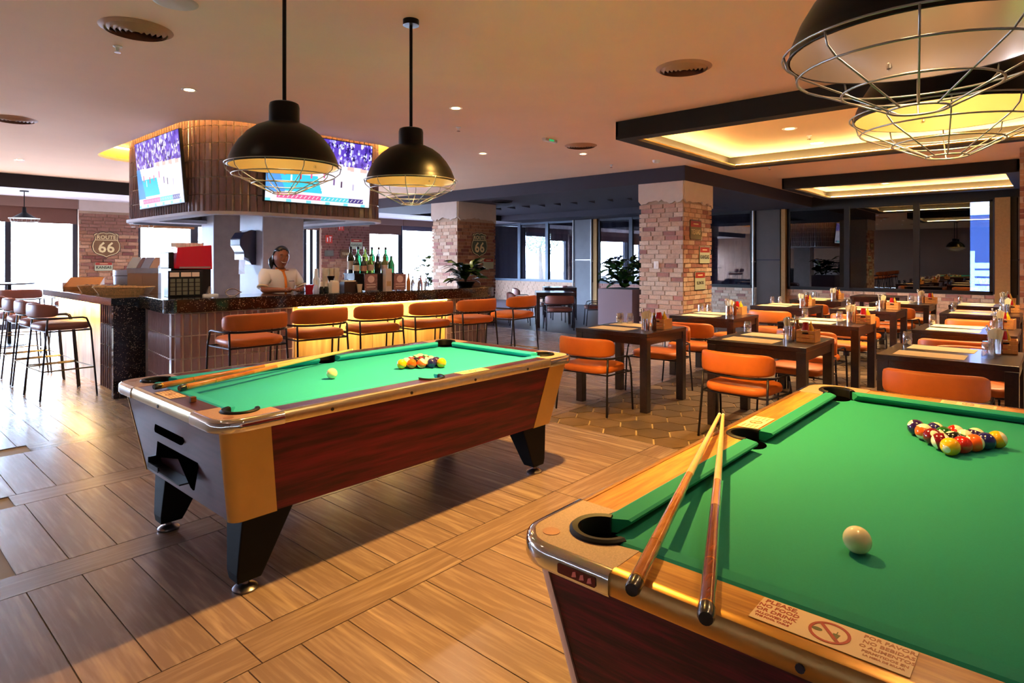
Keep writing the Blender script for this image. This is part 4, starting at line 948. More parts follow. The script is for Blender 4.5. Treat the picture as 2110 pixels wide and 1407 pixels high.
# ================================================================ THE BAR
def ribs(parent, path, z0, rows, th, w, m, limit, side=1, depth=.026, name='tile', gap=.008, budget=None):
    """vertical wedge-shaped glazed tiles set one by one along a plan path; side = +1 puts them to the right of the path direction"""
    P = [Vector(p) for p in path]; cum = [0]
    for i in range(1, len(P)): cum.append(cum[-1] + (P[i] - P[i - 1]).length)
    n = int(cum[-1] / w); cnt = 0; rest = MB(); key = (w, th, depth)
    prof = [(-w / 2 + gap / 2, 0), (w / 2 - gap / 2, 0), (w / 2 - gap / 2, -.003), (w * .24, -depth), (w * .16, -depth), (-w / 2 + gap / 2, -.003)]
    me = MB().prism(prof, 0, th - gap).mesh(name, m)
    for i in range(n):
        s = (i + .5) * cum[-1] / n
        j = max(k for k in range(len(P)) if cum[k] <= s + 1e-9); j = min(j, len(P) - 2); f = (s - cum[j]) / (cum[j + 1] - cum[j]); p = P[j].lerp(P[j + 1], f)
        t = (P[j + 1] - P[j]).normalized()
        a = math.atan2(t.y, t.x)
        for r in range(rows):
            z = z0 + r * th
            if cnt < limit: link(name, me, parent, (p.x, p.y, z), a)
            else:
                c_, s_ = cos(a), sin(a); pr0 = [(p.x + x * c_ - y * s_, p.y + x * s_ + y * c_) for x, y in prof]; rest.prism(pr0, z, z + th - gap)
            cnt += 1
    if rest.v: stuff(rest.build('remaining_tiles', m, parent))
    return cnt
bar = thing('bar_counter', 'long bar with black granite top, ribbed mauve tiles and glowing panel', 'bar counter', (2.13, 6.25, 0), rad(-5.9645))
top_poly = [(0, 1.08), (0, .10)] + [(.10 - .10 * cos(rad(t_)), .10 - .10 * sin(rad(t_))) for t_ in range(15, 91, 15)] + [(3.95, 0)] + [(3.95 + .22 * sin(rad(t_)), .22 - .22 * cos(rad(t_))) for t_ in range(15, 91, 15)] + [(4.17, .62), (.66, .62), (.66, 1.08)]
MB().prism(top_poly, .94, 1.07).build('granite_top', GRAN, bar, bevel=.004)
body = [(.08, 1.06), (.08, .16), (.11, .10), (.16, .085), (1.27, .085), (1.27, .22), (3.30, .22), (3.30, .085), (3.86, .085), (3.98, .11), (4.07, .20), (4.09, .56), (.60, .56), (.60, 1.06)]
MB().prism(body, .06, .94).build('carcass', GROUT, bar)
MB().prism([(.12, 1.02), (.12, .14), (1.27, .14), (1.27, .25), (3.3, .25), (3.3, .14), (4.0, .18), (4.0, .5), (.55, .5), (.55, 1.02)], 0, .06).build('plinth', BLACK, bar)
n1 = ribs(bar, [(.08, 1.04), (.08, .17)] + [(.17 - .09 * cos(rad(t_)), .17 - .09 * sin(rad(t_))) for t_ in range(10, 91, 10)] + [(1.26, .08)], .06, 4, .219, .072, TILEP, 200, -1, depth=.016, gap=.013)
n2 = ribs(bar, [(3.31, .08), (3.90, .08)] + [(3.90 + .18 * sin(rad(t_)), .26 - .18 * cos(rad(t_))) for t_ in range(10, 91, 10)] + [(4.08, .54)], .06, 4, .219, .072, TILEM, 96, -1, depth=.016, gap=.012)
VEN = grain('pale_oak_veneer', 'A8844C', 'D2B078', 5, .5, 2, rnd=0, bump=.02)
for i in range(4): MB().box(1.28 + i * .505, .20, .06, 1.28 + (i + 1) * .505 - .004, .218, .94).build('backlit_panel', VEN, bar)
MB().box(1.30, .03, .925, 3.28, .055, .939).build('led_strip', LEDB, bar)
MB().box(1.27, .085, .06, 1.285, .21, .94).build('panel_return', VEN, bar); MB().box(3.285, .085, .06, 3.30, .21, .94).build('panel_return', VEN, bar)
light('bar_led_glow', 'AREA', (2.13 + 2.29 * .9946 + .07 * .1039, 6.25 - 2.29 * .1039 + .07 * .9946, .915), 22, (1, .66, .22), shape='RECTANGLE', size=1.95, size_y=.04, rot=(0, 0, rad(-5.9645)))
lb_ = thing('side_counter', 'lower side counter with glowing panel and black granite end slab', 'bar counter', (2.0, 7.32, 0))
MB().box(-.02, 0, .97, .75, 2.98, 1.05).build('granite_top', GRAN, lb_, bevel=.004)
MB().box(0, 0, 0, .30, .055, .97).build('granite_end_slab', GRAN, lb_)
MB().box(.16, .06, .0, .70, 2.93, .97).build('carcass', GROUT, lb_)
ribs(lb_, [(.155, 1.0), (.155, .07)], .0, 4, .242, .075, TILEM, 80, -1)
for i in range(2): MB().box(.145, 1.02 + i * .95, 0, .16, 1.965 + i * .95, .97).build('backlit_panel', VEN, lb_)
MB().box(.03, 1.05, .955, .055, 2.9, .969).build('led_strip', LEDB, lb_)
light('side_led_glow', 'AREA', (2.07, 9.27, .945), 20, (1, .66, .22), shape='RECTANGLE', size=.04, size_y=1.8)
MB().box(.15, 2.93, 0, .6, 2.97, .97).build('end_panel', TILEM, lb_)

# columns standing inside the bar
def plain_column(x0, y0, x1, y1, label):
    t = thing('concrete_column', label, 'column', ((x0 + x1) / 2, (y0 + y1) / 2, 0)); a, b = (x1 - x0) / 2, (y1 - y0) / 2
    MB().box(-a + .01, -b + .01, 0, a - .01, b - .01, 2.34).build('core', CONC, t)
    MB().box(-a, -b + .0, 0, -a + .012, b, 2.34).build('column_face', mat('lit_side_concrete', 'D0D0DA', .6, nz=(3, .05)), t)  # light and shade on the two concrete faces are put into their colours
    MB().box(-a + .012, -b, 0, a, -b + .012, 2.34).build('column_face', mat('shade_side_concrete', 'B8A298', .7, nz=(5, .12), bump=(30, .1)), t)
    return t
plain_column(3.93, 8.0, 4.53, 8.67, 'square concrete column behind the bartender')
plain_column(3.93, 9.56, 4.50, 10.0, 'square concrete column farther back, left of the towel dispenser')

# ---------------------------------------------------------------- tiled bulkhead hanging over the bar
HX0, HX1, HY0, HY1, HR = 2.85, 5.37, 7.0, 10.2, .60
bh = thing('tiled_bulkhead', 'rounded bulkhead of brown ribbed tiles hanging over the bar', 'bulkhead', (4.11, 8.6, 2.0)); bx, by = 4.11, 8.6
def rloop(x0, y0, x1, y1, r, n=10): return [(x - bx, y - by) for x, y in rr(x0, y0, x1, y1, r, n)]
pts = rloop(HX0, HY0, HX1, HY1, HR)
# start the run at the rear-left corner so that the visible side comes first
path = [Vector(p) for p in pts]; k0 = min(range(len(path)), key=lambda i: (path[i].x > -1.2, -path[i].y)); path = path[k0:] + path[:k0 + 1]
core = [(x - bx, y - by) for x, y in rr(HX0 + .03, HY0 + .03, HX1 - .03, HY1 - .03, HR - .03, 10)]
plate = plate_with_hole([(x * .999, y * .999) for x, y in core], [(x - bx, y - by) for x, y in rr(HX0 + .35, HY0 + .55, HX1 - .35, HY1 - .4, .2, 4)], .0, .05, 'soffit_plate', WHITEP, bh)
mb = MB(); mb.loft([[(x, y, z) for x, y in core] for z in (.03, 1.19)], True, False, True); mb.build('core', GROUT, bh)
lip = MB(); lp = rloop(HX0 - .045, HY0 - .045, HX1 + .045, HY1 + .045, HR + .04, 10); li = core
lip.loft([[(x, y, z) for x, y in q] for q, z in ((li, -.035), (lp, -.03), (lp, .006), (li, .012))], True, False, False).build('bottom_lip', WHITEP, bh, smooth='auto')
MB().prism([(x, y) for x, y in rloop(HX0 + .30, HY0 + .5, HX1 - .30, HY1 - .35, .2, 4)], .35, .36).build('inner_void_cover', mat('void_dark', '3A3436', .8), bh)
ribs(bh, [tuple(p + (p - Vector((0, 0))).normalized() * 0) for p in path], .01, 6, .197, .082, TILEM, 300, -1, depth=.014, gap=.010)
def tv_picture(name, w, h, seed, parent, strength):
    nx_, ny_ = 132, 74; rn = random.Random(seed); vs = []; fs = []; cols = []
    for j in range(ny_ + 1):
        for i in range(nx_ + 1): vs.append((w * (i / nx_ - .5), h * (j / ny_ - .5), 0))
    crowd = [(rn.random(), rn.uniform(.60, 1), rn.choice(((.75, .78, 1), (.25, .15, .75), (.05, .02, .30), (.9, .8, .95), (.02, .01, .15), (.35, .30, .9))), rn.uniform(.006, .016)) for _ in range(330)]
    grid = {}
    for c in crowd:
        grid.setdefault((int(c[0] * 12), int(c[1] * 12)), []).append(c)
    pl = [(.30, .40, (.9, .05, .1)), (.40, .42, (.85, .1, .25)), (.16, .44, (.9, .1, .2)), (.62, .36, (.2, .1, .3)), (.70, .33, (.1, .05, .1)), (.52, .45, (.8, .1, .3)), (.82, .30, (.55, .5, .7)), (.22, .36, (.9, .9, 1))]
    for j in range(ny_):
        for i in range(nx_):
            x, y = (i + .5) / nx_, (j + .5) / ny_
            if y > .60 - .05 * x:
                c = (.12, .06, .55); b_ = 9
                for gx in (-1, 0, 1):
                    for gy in (-1, 0, 1):
                        for cx_, cy_, cc, r_ in grid.get((int(x * 12) + gx, int(y * 12) + gy), ()):
                            d_ = ((x - cx_) ** 2 + ((y - cy_) * .56 / 1.6) ** 2) ** .5
                            if d_ < r_ and d_ < b_: c = cc; b_ = d_
                if y < .66 - .05 * x and x > .42: c = (.95, .55, .5) if (i // 9) % 2 else (.9, .85, .95)
            else:
                c = (.86, .82, 1.0)
                if y < .42 and y > .16 and x < .52 - (y - .16) * .2 and x > .02 + (.42 - y) * .3: c = (.05, .62, .82)
                if x < .10 + (.5 - y) * .2 and y > .14: c = (.10, .35, .85)
                if abs(x - (.52 - (y - .16) * .2)) < .008 and y < .42: c = (1, 1, 1)
                for px_, py_, cc in pl:
                    if abs(x - px_) < .008 and abs(y - py_) < .045: c = cc
            if .055 < y < .115 and .10 < x < .93:
                c = (.8, .12, .3) if x < .50 else ((.1, .65, .75) if x < .78 else (.08, .05, .25))
                if (i * 7 + j * 3) % 5 == 0 and .065 < y < .105: c = (.95, .9, .95)
            if y < .035: c = (.9, .95, 1) if (i // 6) % 4 else (.2, .7, .8)
            a = j * (nx_ + 1) + i; fs.append((a, a + 1, a + nx_ + 2, a + nx_ + 1)); cols.append(c)
    me = bpy.data.meshes.new(name); me.from_pydata(vs, [], fs); ca = me.color_attributes.new('Col', 'FLOAT_COLOR', 'CORNER')
    buf = []
    for c in cols: buf += [c[0], c[1], c[2], 1.0] * 4
    ca.data.foreach_set('color', buf); me.materials.append(attr_emit('tv_picture_%d' % seed, strength)); me.update()
    return link(name, me, parent)
def television(org, right, up, w, h, label, seed):
    t = thing('television', label, 'television', org); r = Vector(right).normalized(); u = Vector(up); u = (u - r * u.dot(r)).normalized(); n = r.cross(u)
    t.matrix_world = Matrix(((r.x, u.x, n.x, org[0]), (r.y, u.y, n.y, org[1]), (r.z, u.z, n.z, org[2]), (0, 0, 0, 1)))
    MB().cbox(0, 0, -.02, w + .022, h + .022, .036).build('housing', mat('tv_black', '0A0A0E', .3), t, bevel=.004)
    tv_picture('screen', w, h, seed, t, .55).location = (0, 0, .0)
    KIDS(t)[-1].location = (0, 0, .001)
    MB().cbox(0, -h / 2 - .004, -.002, w + .02, .012, .006).build('bezel', mat('tv_black'), t)
    MB().cbox(0, 0, -.075, .4, .3, .075).build('wall_bracket', BLACK, t); return t
television((2.735, 8.27, 2.535), (0, -1, 0), (-.08, 0, 1), 1.48, .83, 'television with a basketball game on the left side of the tiled bulkhead', 5)
television((4.16, 6.895, 2.555), (1, 0, 0), (0, -.10, 1), 1.45, .82, 'television with a basketball game on the front of the tiled bulkhead', 9)

# ================================================================ THE BARTENDER
SKIN = mat('dark_brown_skin', '94583E', .45, nz=(30, .05)); CLOTH = mat('cream_white_shirt', 'F2E6DE', .8, bump=(60, .15)); ORG = mat('orange_trim', 'E07A1E', .7); HAIR = mat('black_hair', '0C0808', .35)
def skinned(name, V, E_, sub=2):
    me = bpy.data.meshes.new(name); me.from_pydata([v[:3] for v in V], E_, []); o = bpy.data.objects.new(name, me); COL.objects.link(o)
    md = o.modifiers.new('s', 'SKIN'); md.use_smooth_shade = True
    for i, v in enumerate(V):
        d = me.skin_vertices[0].data[i]; d.radius = (v[3], v[4] if len(v) > 4 else v[3]); d.use_root = (i == 0)
    s = o.modifiers.new('u', 'SUBSURF'); s.levels = sub; s.render_levels = sub
    dg = bpy.context.evaluated_depsgraph_get(); out = bpy.data.meshes.new_from_object(o.evaluated_get(dg)); bpy.data.objects.remove(o); return out
bt = thing('person', 'smiling bartender with tied black hair and cream polo with orange collar', 'person', (3.58, 6.86, 0), rad(266))
# local frame: +X is the way she faces (towards the room), +Y her left
Vb = [(0, 0, .86, .13, .15), (0, 0, 1.0, .115, .14), (.02, 0, 1.14, .12, .16), (.03, 0, 1.25, .10, .15), (.025, 0, 1.33, .05, .06), (.035, 0, 1.385, .046, .046),
      (.02, .155, 1.285, .058), (.05, .215, 1.16, .048), (.10, .24, 1.10, .042), (.24, .16, 1.105, .034), (.33, .08, 1.10, .024),
      (.02, -.155, 1.285, .058), (.05, -.215, 1.16, .048), (.10, -.24, 1.10, .042), (.24, -.15, 1.105, .034), (.34, -.06, 1.105, .024),
      (0, .09, .80, .095), (.01, .10, .46, .062), (0, .10, .09, .042), (.12, .11, .035, .035), (0, -.09, .80, .095), (.01, -.10, .46, .062), (0, -.10, .09, .042), (.12, -.11, .035, .035)]
Eb = [(0, 1), (1, 2), (2, 3), (3, 4), (4, 5), (3, 6), (6, 7), (7, 8), (8, 9), (9, 10), (3, 11), (11, 12), (12, 13), (13, 14), (14, 15), (0, 16), (16, 17), (17, 18), (18, 19), (0, 20), (20, 21), (21, 22), (22, 23)]
bodyme = skinned('body', Vb, Eb)
bm = bmesh.new(); bm.from_mesh(bodyme)
def hand(base, d, side):
    V = [(*base, .022, .026), (base[0] + d[0] * .05, base[1] + d[1] * .05, base[2] + .002, .018, .034), (base[0] + d[0] * .085, base[1] + d[1] * .085, base[2] + .002, .014, .034)]; E_ = [(0, 1), (1, 2)]
    px_, py_ = -d[1], d[0]
    for k, (off, ln) in enumerate(((-.030, .055), (-.010, .066), (.010, .062), (.029, .048))):
        i = len(V); b0 = (base[0] + d[0] * .085 + px_ * off, base[1] + d[1] * .085 + py_ * off, base[2] + .004)
        V.append((*b0, .0085)); V.append((b0[0] + d[0] * ln * .5, b0[1] + d[1] * ln * .5, b0[2] + .006, .008)); V.append((b0[0] + d[0] * ln, b0[1] + d[1] * ln, b0[2] - .012, .0065)); E_ += [(2, i), (i, i + 1), (i + 1, i + 2)]
    i = len(V); q = side
    V.append((base[0] + d[0] * .03 + px_ * .034 * q, base[1] + d[1] * .03 + py_ * .034 * q, base[2], .010)); V.append((base[0] + d[0] * .065 + px_ * .052 * q, base[1] + d[1] * .065 + py_ * .052 * q, base[2] - .006, .008)); E_ += [(1, i), (i, i + 1)]
    return skinned('hand', V, E_, 1)
for base, d, sd in (((.300, .105, 1.10), (.75, -.66), 1), ((.315, -.085, 1.105), (.72, .69), -1)):
    hm_ = hand(base, d, sd); bm.from_mesh(hm_)
# head: a deformed sphere with brow, cheeks, nose, chin and ears
hd = bmesh.new(); bmesh.ops.create_uvsphere(hd, u_segments=40, v_segments=30, radius=1)
HC = Vector((.045, 0, 1.475)); tilt = (Matrix.Rotation(rad(-4), 3, 'Z') @ Matrix.Rotation(rad(-6), 3, 'X')) @ Matrix.Scale(1.07, 3)
for v in hd.verts:
    p = v.co.copy(); x, y, z = p
    w_ = .078 * (1 - .18 * max(0, -z) ** 1.5); q = Vector((x * .095, y * w_, z * .118))
    if x > 0:
        q.x += .020 * math.exp(-((y / .16) ** 2) - ((z + .12) / .16) ** 2) + .010 * math.exp(-((y / .2) ** 2) - ((z + .62) / .2) ** 2) + .008 * math.exp(-((y / .5) ** 2) - ((z - .25) / .12) ** 2)
        q.x += .007 * math.exp(-(((abs(y) - .5) / .22) ** 2) - ((z + .25) / .25) ** 2) - .006 * math.exp(-(((abs(y) - .36) / .16) ** 2) - ((z - .05) / .12) ** 2)
        q.x += .006 * math.exp(-((y / .3) ** 2) - ((z + .42) / .06) ** 2)
    if z < -.5: q.x += .012 * (-z - .5)
    q.y += (.010 if y > 0 else -.010) * math.exp(-((abs(y) - 1) / .10) ** 2 - ((x + .05) / .18) ** 2 - (z / .28) ** 2)
    v.co = HC + tilt @ q
tmp = bpy.data.meshes.new('h'); hd.to_mesh(tmp); hd.free(); bm.from_mesh(tmp)
me = bpy.data.meshes.new('body'); bm.to_mesh(me); bm.free(); me.materials.append(SKIN); me.polygons.foreach_set('use_smooth', [True] * len(me.polygons)); link('body', me, bt)
def hp(x, y, z): return HC + tilt @ Vector((x, y, z))
for sg in (-1, 1):
    e = MB(); c = hp(.0875, sg * .029, .006); e.lathe([(.0001, -.006), (.006, -.004), (.008, 0), (.006, .004), (.0001, .006)], 12, tuple(c)); e.build('eye', mat('eye_white', 'E8E0DA', .2), bt, smooth=True)
    c = hp(.0935, sg * .029, .006); MB().lathe([(.0001, -.0048), (.0045, 0), (.0001, .0048)], 10, tuple(c)).build('iris', mat('iris_dark', '140A06', .2), bt, smooth=True)
    MB().tube([tuple(hp(.090, sg * .014, .027)), tuple(hp(.093, sg * .03, .032)), tuple(hp(.080, sg * .046, .027))], .0028, 6).build('eyebrow', HAIR, bt)
MB().tube([tuple(hp(.083, -.028, -.046)), tuple(hp(.098, -.013, -.055)), tuple(hp(.102, 0, -.057)), tuple(hp(.098, .013, -.055)), tuple(hp(.083, .028, -.046))], [.002, .005, .006, .005, .002], 8).build('teeth', mat('teeth', 'F0E8E0', .3), bt, smooth=True)
MB().tube([tuple(hp(.080, -.031, -.044)), tuple(hp(.098, -.014, -.063)), tuple(hp(.103, 0, -.066)), tuple(hp(.098, .014, -.063)), tuple(hp(.080, .031, -.044))], [.002, .004, .005, .004, .002], 8).build('lower_lip', mat('lip', '7A3A34', .35), bt, smooth=True)
hr = bmesh.new(); bmesh.ops.create_uvsphere(hr, u_segments=36, v_segments=26, radius=1)
for v in hr.verts:
    x, y, z = v.co; q = Vector((x * .107 - .008, y * .091, z * .128 + .004)); v.co = HC + tilt @ q; v.index
kill = [v for v in hr.verts if (lambda q: q.x > .008 and q.z < .052 + (.03 * (1 - min(abs(q.y) / .08, 1))) or (q.z < -.06 and q.x > -.045))(tilt.inverted() @ (v.co - HC))]
bmesh.ops.delete(hr, geom=kill, context='VERTS'); hmh = bpy.data.meshes.new('hair'); hr.to_mesh(hmh); hr.free(); hmh.materials.append(HAIR); hmh.polygons.foreach_set('use_smooth', [True] * len(hmh.polygons)); ho = link('hair', hmh, bt)
sm = ho.modifiers.new('t', 'SOLIDIFY'); sm.thickness = .006
MB().tube([tuple(hp(-.06, -.045, .0)), tuple(hp(-.075, -.075, -.045)), tuple(hp(-.06, -.08, -.09)), tuple(hp(-.055, -.075, -.13))], [.04, .042, .028, .010], 12).build('hair_bun', HAIR, bt, smooth=True)
# shirt: torso with short sleeves
Vs = [(0, 0, .84, .15, .17), (0, 0, 1.0, .132, .16), (.02, 0, 1.14, .142, .178), (.03, 0, 1.25, .118, .160), (.026, 0, 1.315, .062, .078), (.02, .155, 1.285, .075), (.045, .205, 1.20, .068), (.07, .226, 1.14, .062), (.02, -.155, 1.285, .075), (.045, -.205, 1.20, .068), (.07, -.226, 1.14, .062)]
shm = skinned('shirt', Vs, [(0, 1), (1, 2), (2, 3), (3, 4), (3, 5), (5, 6), (6, 7), (3, 8), (8, 9), (9, 10)]); shm.materials.append(CLOTH); link('shirt', shm, bt)
cn = MB(); cn.loft([[(.03 + (k_ * cos(2 * PI * i / 24)), k_ * .95 * sin(2 * PI * i / 24), z_ + .018 * -cos(2 * PI * i / 24)) for i in range(24)] for k_, z_ in ((.066, 1.325), (.058, 1.352), (.053, 1.352), (.06, 1.322))], True, False, False).build('collar', ORG, bt, smooth=True)
MB().tube([(.098, 0, 1.315), (.155, 0, 1.24), (.172, 0, 1.15), (.160, 0, 1.02)], .014, 8).build('placket', ORG, bt, smooth=True)
for sg in (-1, 1): MB().tube([(.07, sg * .226, 1.142), (.076, sg * .231, 1.128)], .066, 16).build('sleeve_cuff', mat('cream_cuff', 'E2C8A8', .8), bt, smooth=True)
MB().tube([(.163, .04, 1.2), (.166, .10, 1.2)], .005, 6).build('name_badge', SILVER, bt)

# ================================================================ THINGS ON THE BAR
RB_ = rad(-5.9645); EB = Vector((cos(RB_), sin(RB_))); NB = Vector((-sin(RB_), cos(RB_)))
def B(x, y): p = Vector((2.13, 6.25)) + EB * x + NB * y; return (p.x, p.y)
LABELS_ = {}
def bottle(x, y, z, h, r, gm, capm, label, lab=None, kind='wine', group=None):
    t = thing('bottle', label, 'bottle', (*B(x, y), z), RB_ + rad(-50), group)
    if kind == 'wine': prof = [(.0001, 0), (r, 0), (r, h * .58), (r * .85, h * .66), (r * .36, h * .76), (r * .33, h * .97), (.0001, h * .97)]
    elif kind == 'square': prof = [(.0001, 0), (r, 0), (r, h * .66), (r * .5, h * .74), (r * .3, h * .8), (r * .3, h * .96), (.0001, h * .96)]
    else: prof = [(.0001, 0), (r, 0), (r, h * .5), (r * .8, h * .62), (r * .4, h * .78), (r * .4, h * .9), (.0001, h * .9)]
    MB().lathe(prof, 16).build('glass_body', gm, t, smooth='auto')
    MB().lathe([(.0001, h * .90), (r * .42, h * .90), (r * .42, h * 1.0), (.0001, h * 1.0)], 12).build('cap', capm, t, smooth='auto')
    if lab: MB().lathe([(r * 1.02, h * .14), (r * 1.02, h * .44)], 20).build('bottle_label', lab, t, smooth=True) if 0 else MB().loft([[(r * 1.025 * cos(rad(a_)), r * 1.025 * sin(rad(a_)), z_) for z_ in (h * .14, h * .46)] for a_ in range(-175, 20, 15)], False, False, False).build('bottle_label', lab, t, smooth=True)
    return t
DKG = mat('dark_bottle_glass', '16190E', .06, coat=.6); GRN = mat('green_glass_body', '2E9C62', .05, coat=.6, trans=.55); LGR = mat('lime_glass_body', '7C9C3C', .05, coat=.6, trans=.55); CLR = mat('clear_glass_body', 'DCE6EC', .05, coat=.6, trans=.8)
CR = mat('cream_bottle_label', 'D8CBB8', .7); PKL = mat('pink_bottle_label', 'C89A8C', .7); BK = mat('black_foil', '26222A', .35, .3); SV_ = mat('silver_cap', 'B8B8C0', .25, .9)
rk = thing('bottle_rack', 'black display box under the row of wine bottles on the bar', 'rack', (*B(2.42, .46), 1.0702), RB_)
MB().box(-.30, -.13, 0, .30, .13, .20).build('box', mat('rack_black', '15100F', .4), rk, bevel=.004); MB().box(-.31, -.14, .20, .31, .14, .212).build('shelf', mat('rack_black'), rk)
back = [(DKG, BK, CR), (GRN, BK, None), (LGR, SV_, CR), (GRN, BK, PKL), (CLR, BK, CR), (GRN, BK, CR)]
w6 = ('dark', 'green', 'lime green', 'green', 'clear', 'green')
for i, (g, c, l) in enumerate(back):
    bottle(2.175 + i * .098, .53, 1.2825, .33, .040, g, c, 'tall %s wine bottle in the back row on the black rack, %s' % (w6[i], ordn[i]), l, 'wine', 'wine bottles on the bar rack')
front = [(DKG, BK, CR, .22), (mat('deep_green_glass', '0F2A1E', .06, coat=.6), BK, PKL, .20), (LGR, BK, CR, .23), (DKG, BK, None, .21), (mat('olive_glass', '70742A', .06, coat=.5), SV_, CR, .22), (mat('emerald_glass', '128040', .05, coat=.6, trans=.4), BK, None, .22)]
f6 = ('black', 'deep green', 'lime', 'black', 'olive', 'emerald')
for i, (g, c, l, h) in enumerate(front):
    bottle(2.18 + i * .098, .40, 1.2825, h, .041, g, c, 'short %s bottle in the front row on the black rack, %s' % (f6[i], ordn[i]), l, 'spirit', 'spirit bottles on the bar rack')
def menu(x, y, label):
    t = thing('menu_stand', label, 'menu stand', (*B(x, y), 1.0702), RB_ + rad(-4))
    MB().box(-.09, -.035, 0, .09, .035, .012).build('base', GLASS, t); MB().box(-.082, -.006, .012, .082, 0, .205).build('card', mat('menu_card', '9A6A62', .5, nz=(30, .5)), t)
    MB().box(-.088, -.010, .010, .088, -.007, .212).build('acrylic_front', PANE, t)
    for k, z_ in enumerate((.045, .075)): MB().box(-.06, -.0075, z_, .06, -.0065, z_ + .014).build('printed_line', mat('menu_print', 'D8B8A8', .5), t)
    MB().prism([(.045 * cos(k * PI / 5), .045 * sin(k * PI / 5)) for k in range(10)], 0, .001).build('printed_picture', mat('menu_picture', 'E8C8C0', .5), t, loc=(0, -.0072, .145)).rotation_euler = (rad(90), 0, 0)
menu(2.25, .17, 'pink picture menu in an acrylic stand on the bar, left one'); menu(2.58, .05, 'pink picture menu in an acrylic stand on the bar, right one')
tb_ = thing('gift_box', 'tall narrow pale bottle carton between the two menus on the bar', 'box', (*B(2.43, .09), 1.0702), RB_); MB().box(-.042, -.035, 0, .042, .035, .27).build('carton', mat('pale_carton', 'C4BAB0', .6, nz=(20, .1)), tb_); MB().box(-.03, -.0365, .06, .03, -.035, .12).build('printed_label', mat('carton_print', 'B09A70', .6), tb_)
nb_ = thing('napkin_box', 'dark brown box with white napkins on the bar', 'box', (*B(2.00, .25), 1.0702), RB_); MB().box(-.085, -.06, 0, .085, .06, .12).build('box', mat('dark_brown_wood', '3A241C', .5), nb_); MB().box(-.07, -.05, .12, .07, .05, .135).build('napkin_stack', NAPKIN, nb_)
cp = thing('paper_cup', 'small beige paper cup hanging in front of the brown box', 'cup', (*B(2.09, .15), 1.0702)); MB().lathe([(.0001, 0), (.022, 0), (.034, .09), (.031, .09), (.02, .004), (.0001, .004)], 18).build('cup', mat('beige_paper', 'D8C0A0', .7), cp, smooth='auto')
for i, (x, y) in enumerate(((1.80, .45), (1.88, .47), (1.95, .46))):
    t = thing('cup_stack', 'stack of cream paper cups on the bar, %s of three' % ('left', 'middle', 'right')[i], 'cup stack', (*B(x, y), 1.0702), group='stacks of paper cups')
    for k in range(6): MB().lathe([(.026, 0), (.036, .085), (.038, .085), (.037, .09), (.034, .09)], 16, (0, 0, .10 + k * .018)).build('cup', mat('cream_cup', 'E8DCC4', .6), t, smooth='auto')
    MB().lathe([(.0001, 0), (.04, 0), (.04, .1), (.0001, .1)], 16).build('stack_holder', mat('cream_cup'), t)
wn_ = thing('napkin_dispenser', 'white napkin dispenser box near the bartender', 'dispenser', (*B(1.74, .10), 1.0702), RB_); MB().box(-.045, -.04, 0, .045, .04, .13).build('box', mat('ivory_plastic', 'E4D8C0', .5), wn_, bevel=.006); MB().box(-.03, -.03, .13, .03, .03, .145).build('napkins', NAPKIN, wn_)
for i, (x, y) in enumerate(((1.62, .16), (1.67, .15))):
    t = thing('pourer_bottle', 'small dark bottle with cream top beside the white dispenser, %s' % ('left', 'right')[i], 'bottle', (*B(x, y), 1.0702), group='small dark bottles'); MB().lathe([(.0001, 0), (.024, 0), (.026, .05), (.018, .075), (.0001, .08)], 14).build('body', DKG, t, smooth='auto'); MB().lathe([(.0001, .075), (.016, .075), (.014, .13), (.0001, .132)], 12).build('top', mat('cream_cap', 'EADCC8', .4), t, smooth='auto')
t = thing('sauce_bottle', 'white and blue bottle standing nearest the bartender', 'bottle', (*B(1.54, .13), 1.0702)); MB().lathe([(.0001, 0), (.034, 0), (.038, .03), (.024, .085), (.014, .10), (.0001, .10)], 16).build('body', mat('pale_blue_plastic', 'B8C0E0', .3), t, smooth='auto'); MB().lathe([(.0001, .1), (.016, .1), (.012, .15), (.0001, .152)], 12).build('cap', mat('cream_cap'), t, smooth='auto')
t = thing('blender_jar', 'tall white plastic jug behind the small bottles', 'jug', (*B(1.74, .56), 1.0702)); MB().lathe([(.0001, 0), (.035, 0), (.045, .14), (.028, .17), (.022, .27), (.0001, .275)], 16).build('body', WHITE, t, smooth='auto')
t = thing('funnel', 'black funnel cup on the bar beside the white jug', 'funnel', (*B(1.80, .30), 1.0702)); MB().lathe([(.0001, 0), (.02, 0), (.012, .1), (.04, .17), (.045, .19), (.0001, .185)], 16).build('body', BLACK, t, smooth='auto')
t = thing('soda_glass', 'pale glass with straws left of the wine rack', 'glass', (*B(2.06, .42), 1.0702)); MB().lathe([(.0001, 0), (.03, 0), (.036, .14), (.033, .14), (.028, .01), (.0001, .01)], 16).build('glass', GLASS, t, smooth='auto'); [MB().tube([(.005 * k, 0, .02), (.015 * k, .01, .26)], .003, 6).build('straw', mat('blue_straw', '8A90C8', .4), t) for k in (-1, 0, 1)]
t = thing('red_bowl', 'small red container beside the bartender hands', 'container', (*B(1.60, .42), 1.0702)); MB().lathe([(.0001, 0), (.05, 0), (.055, .09), (.0001, .09)], 16).build('body', mat('glossy_red', 'B01828', .3), t, smooth='auto')
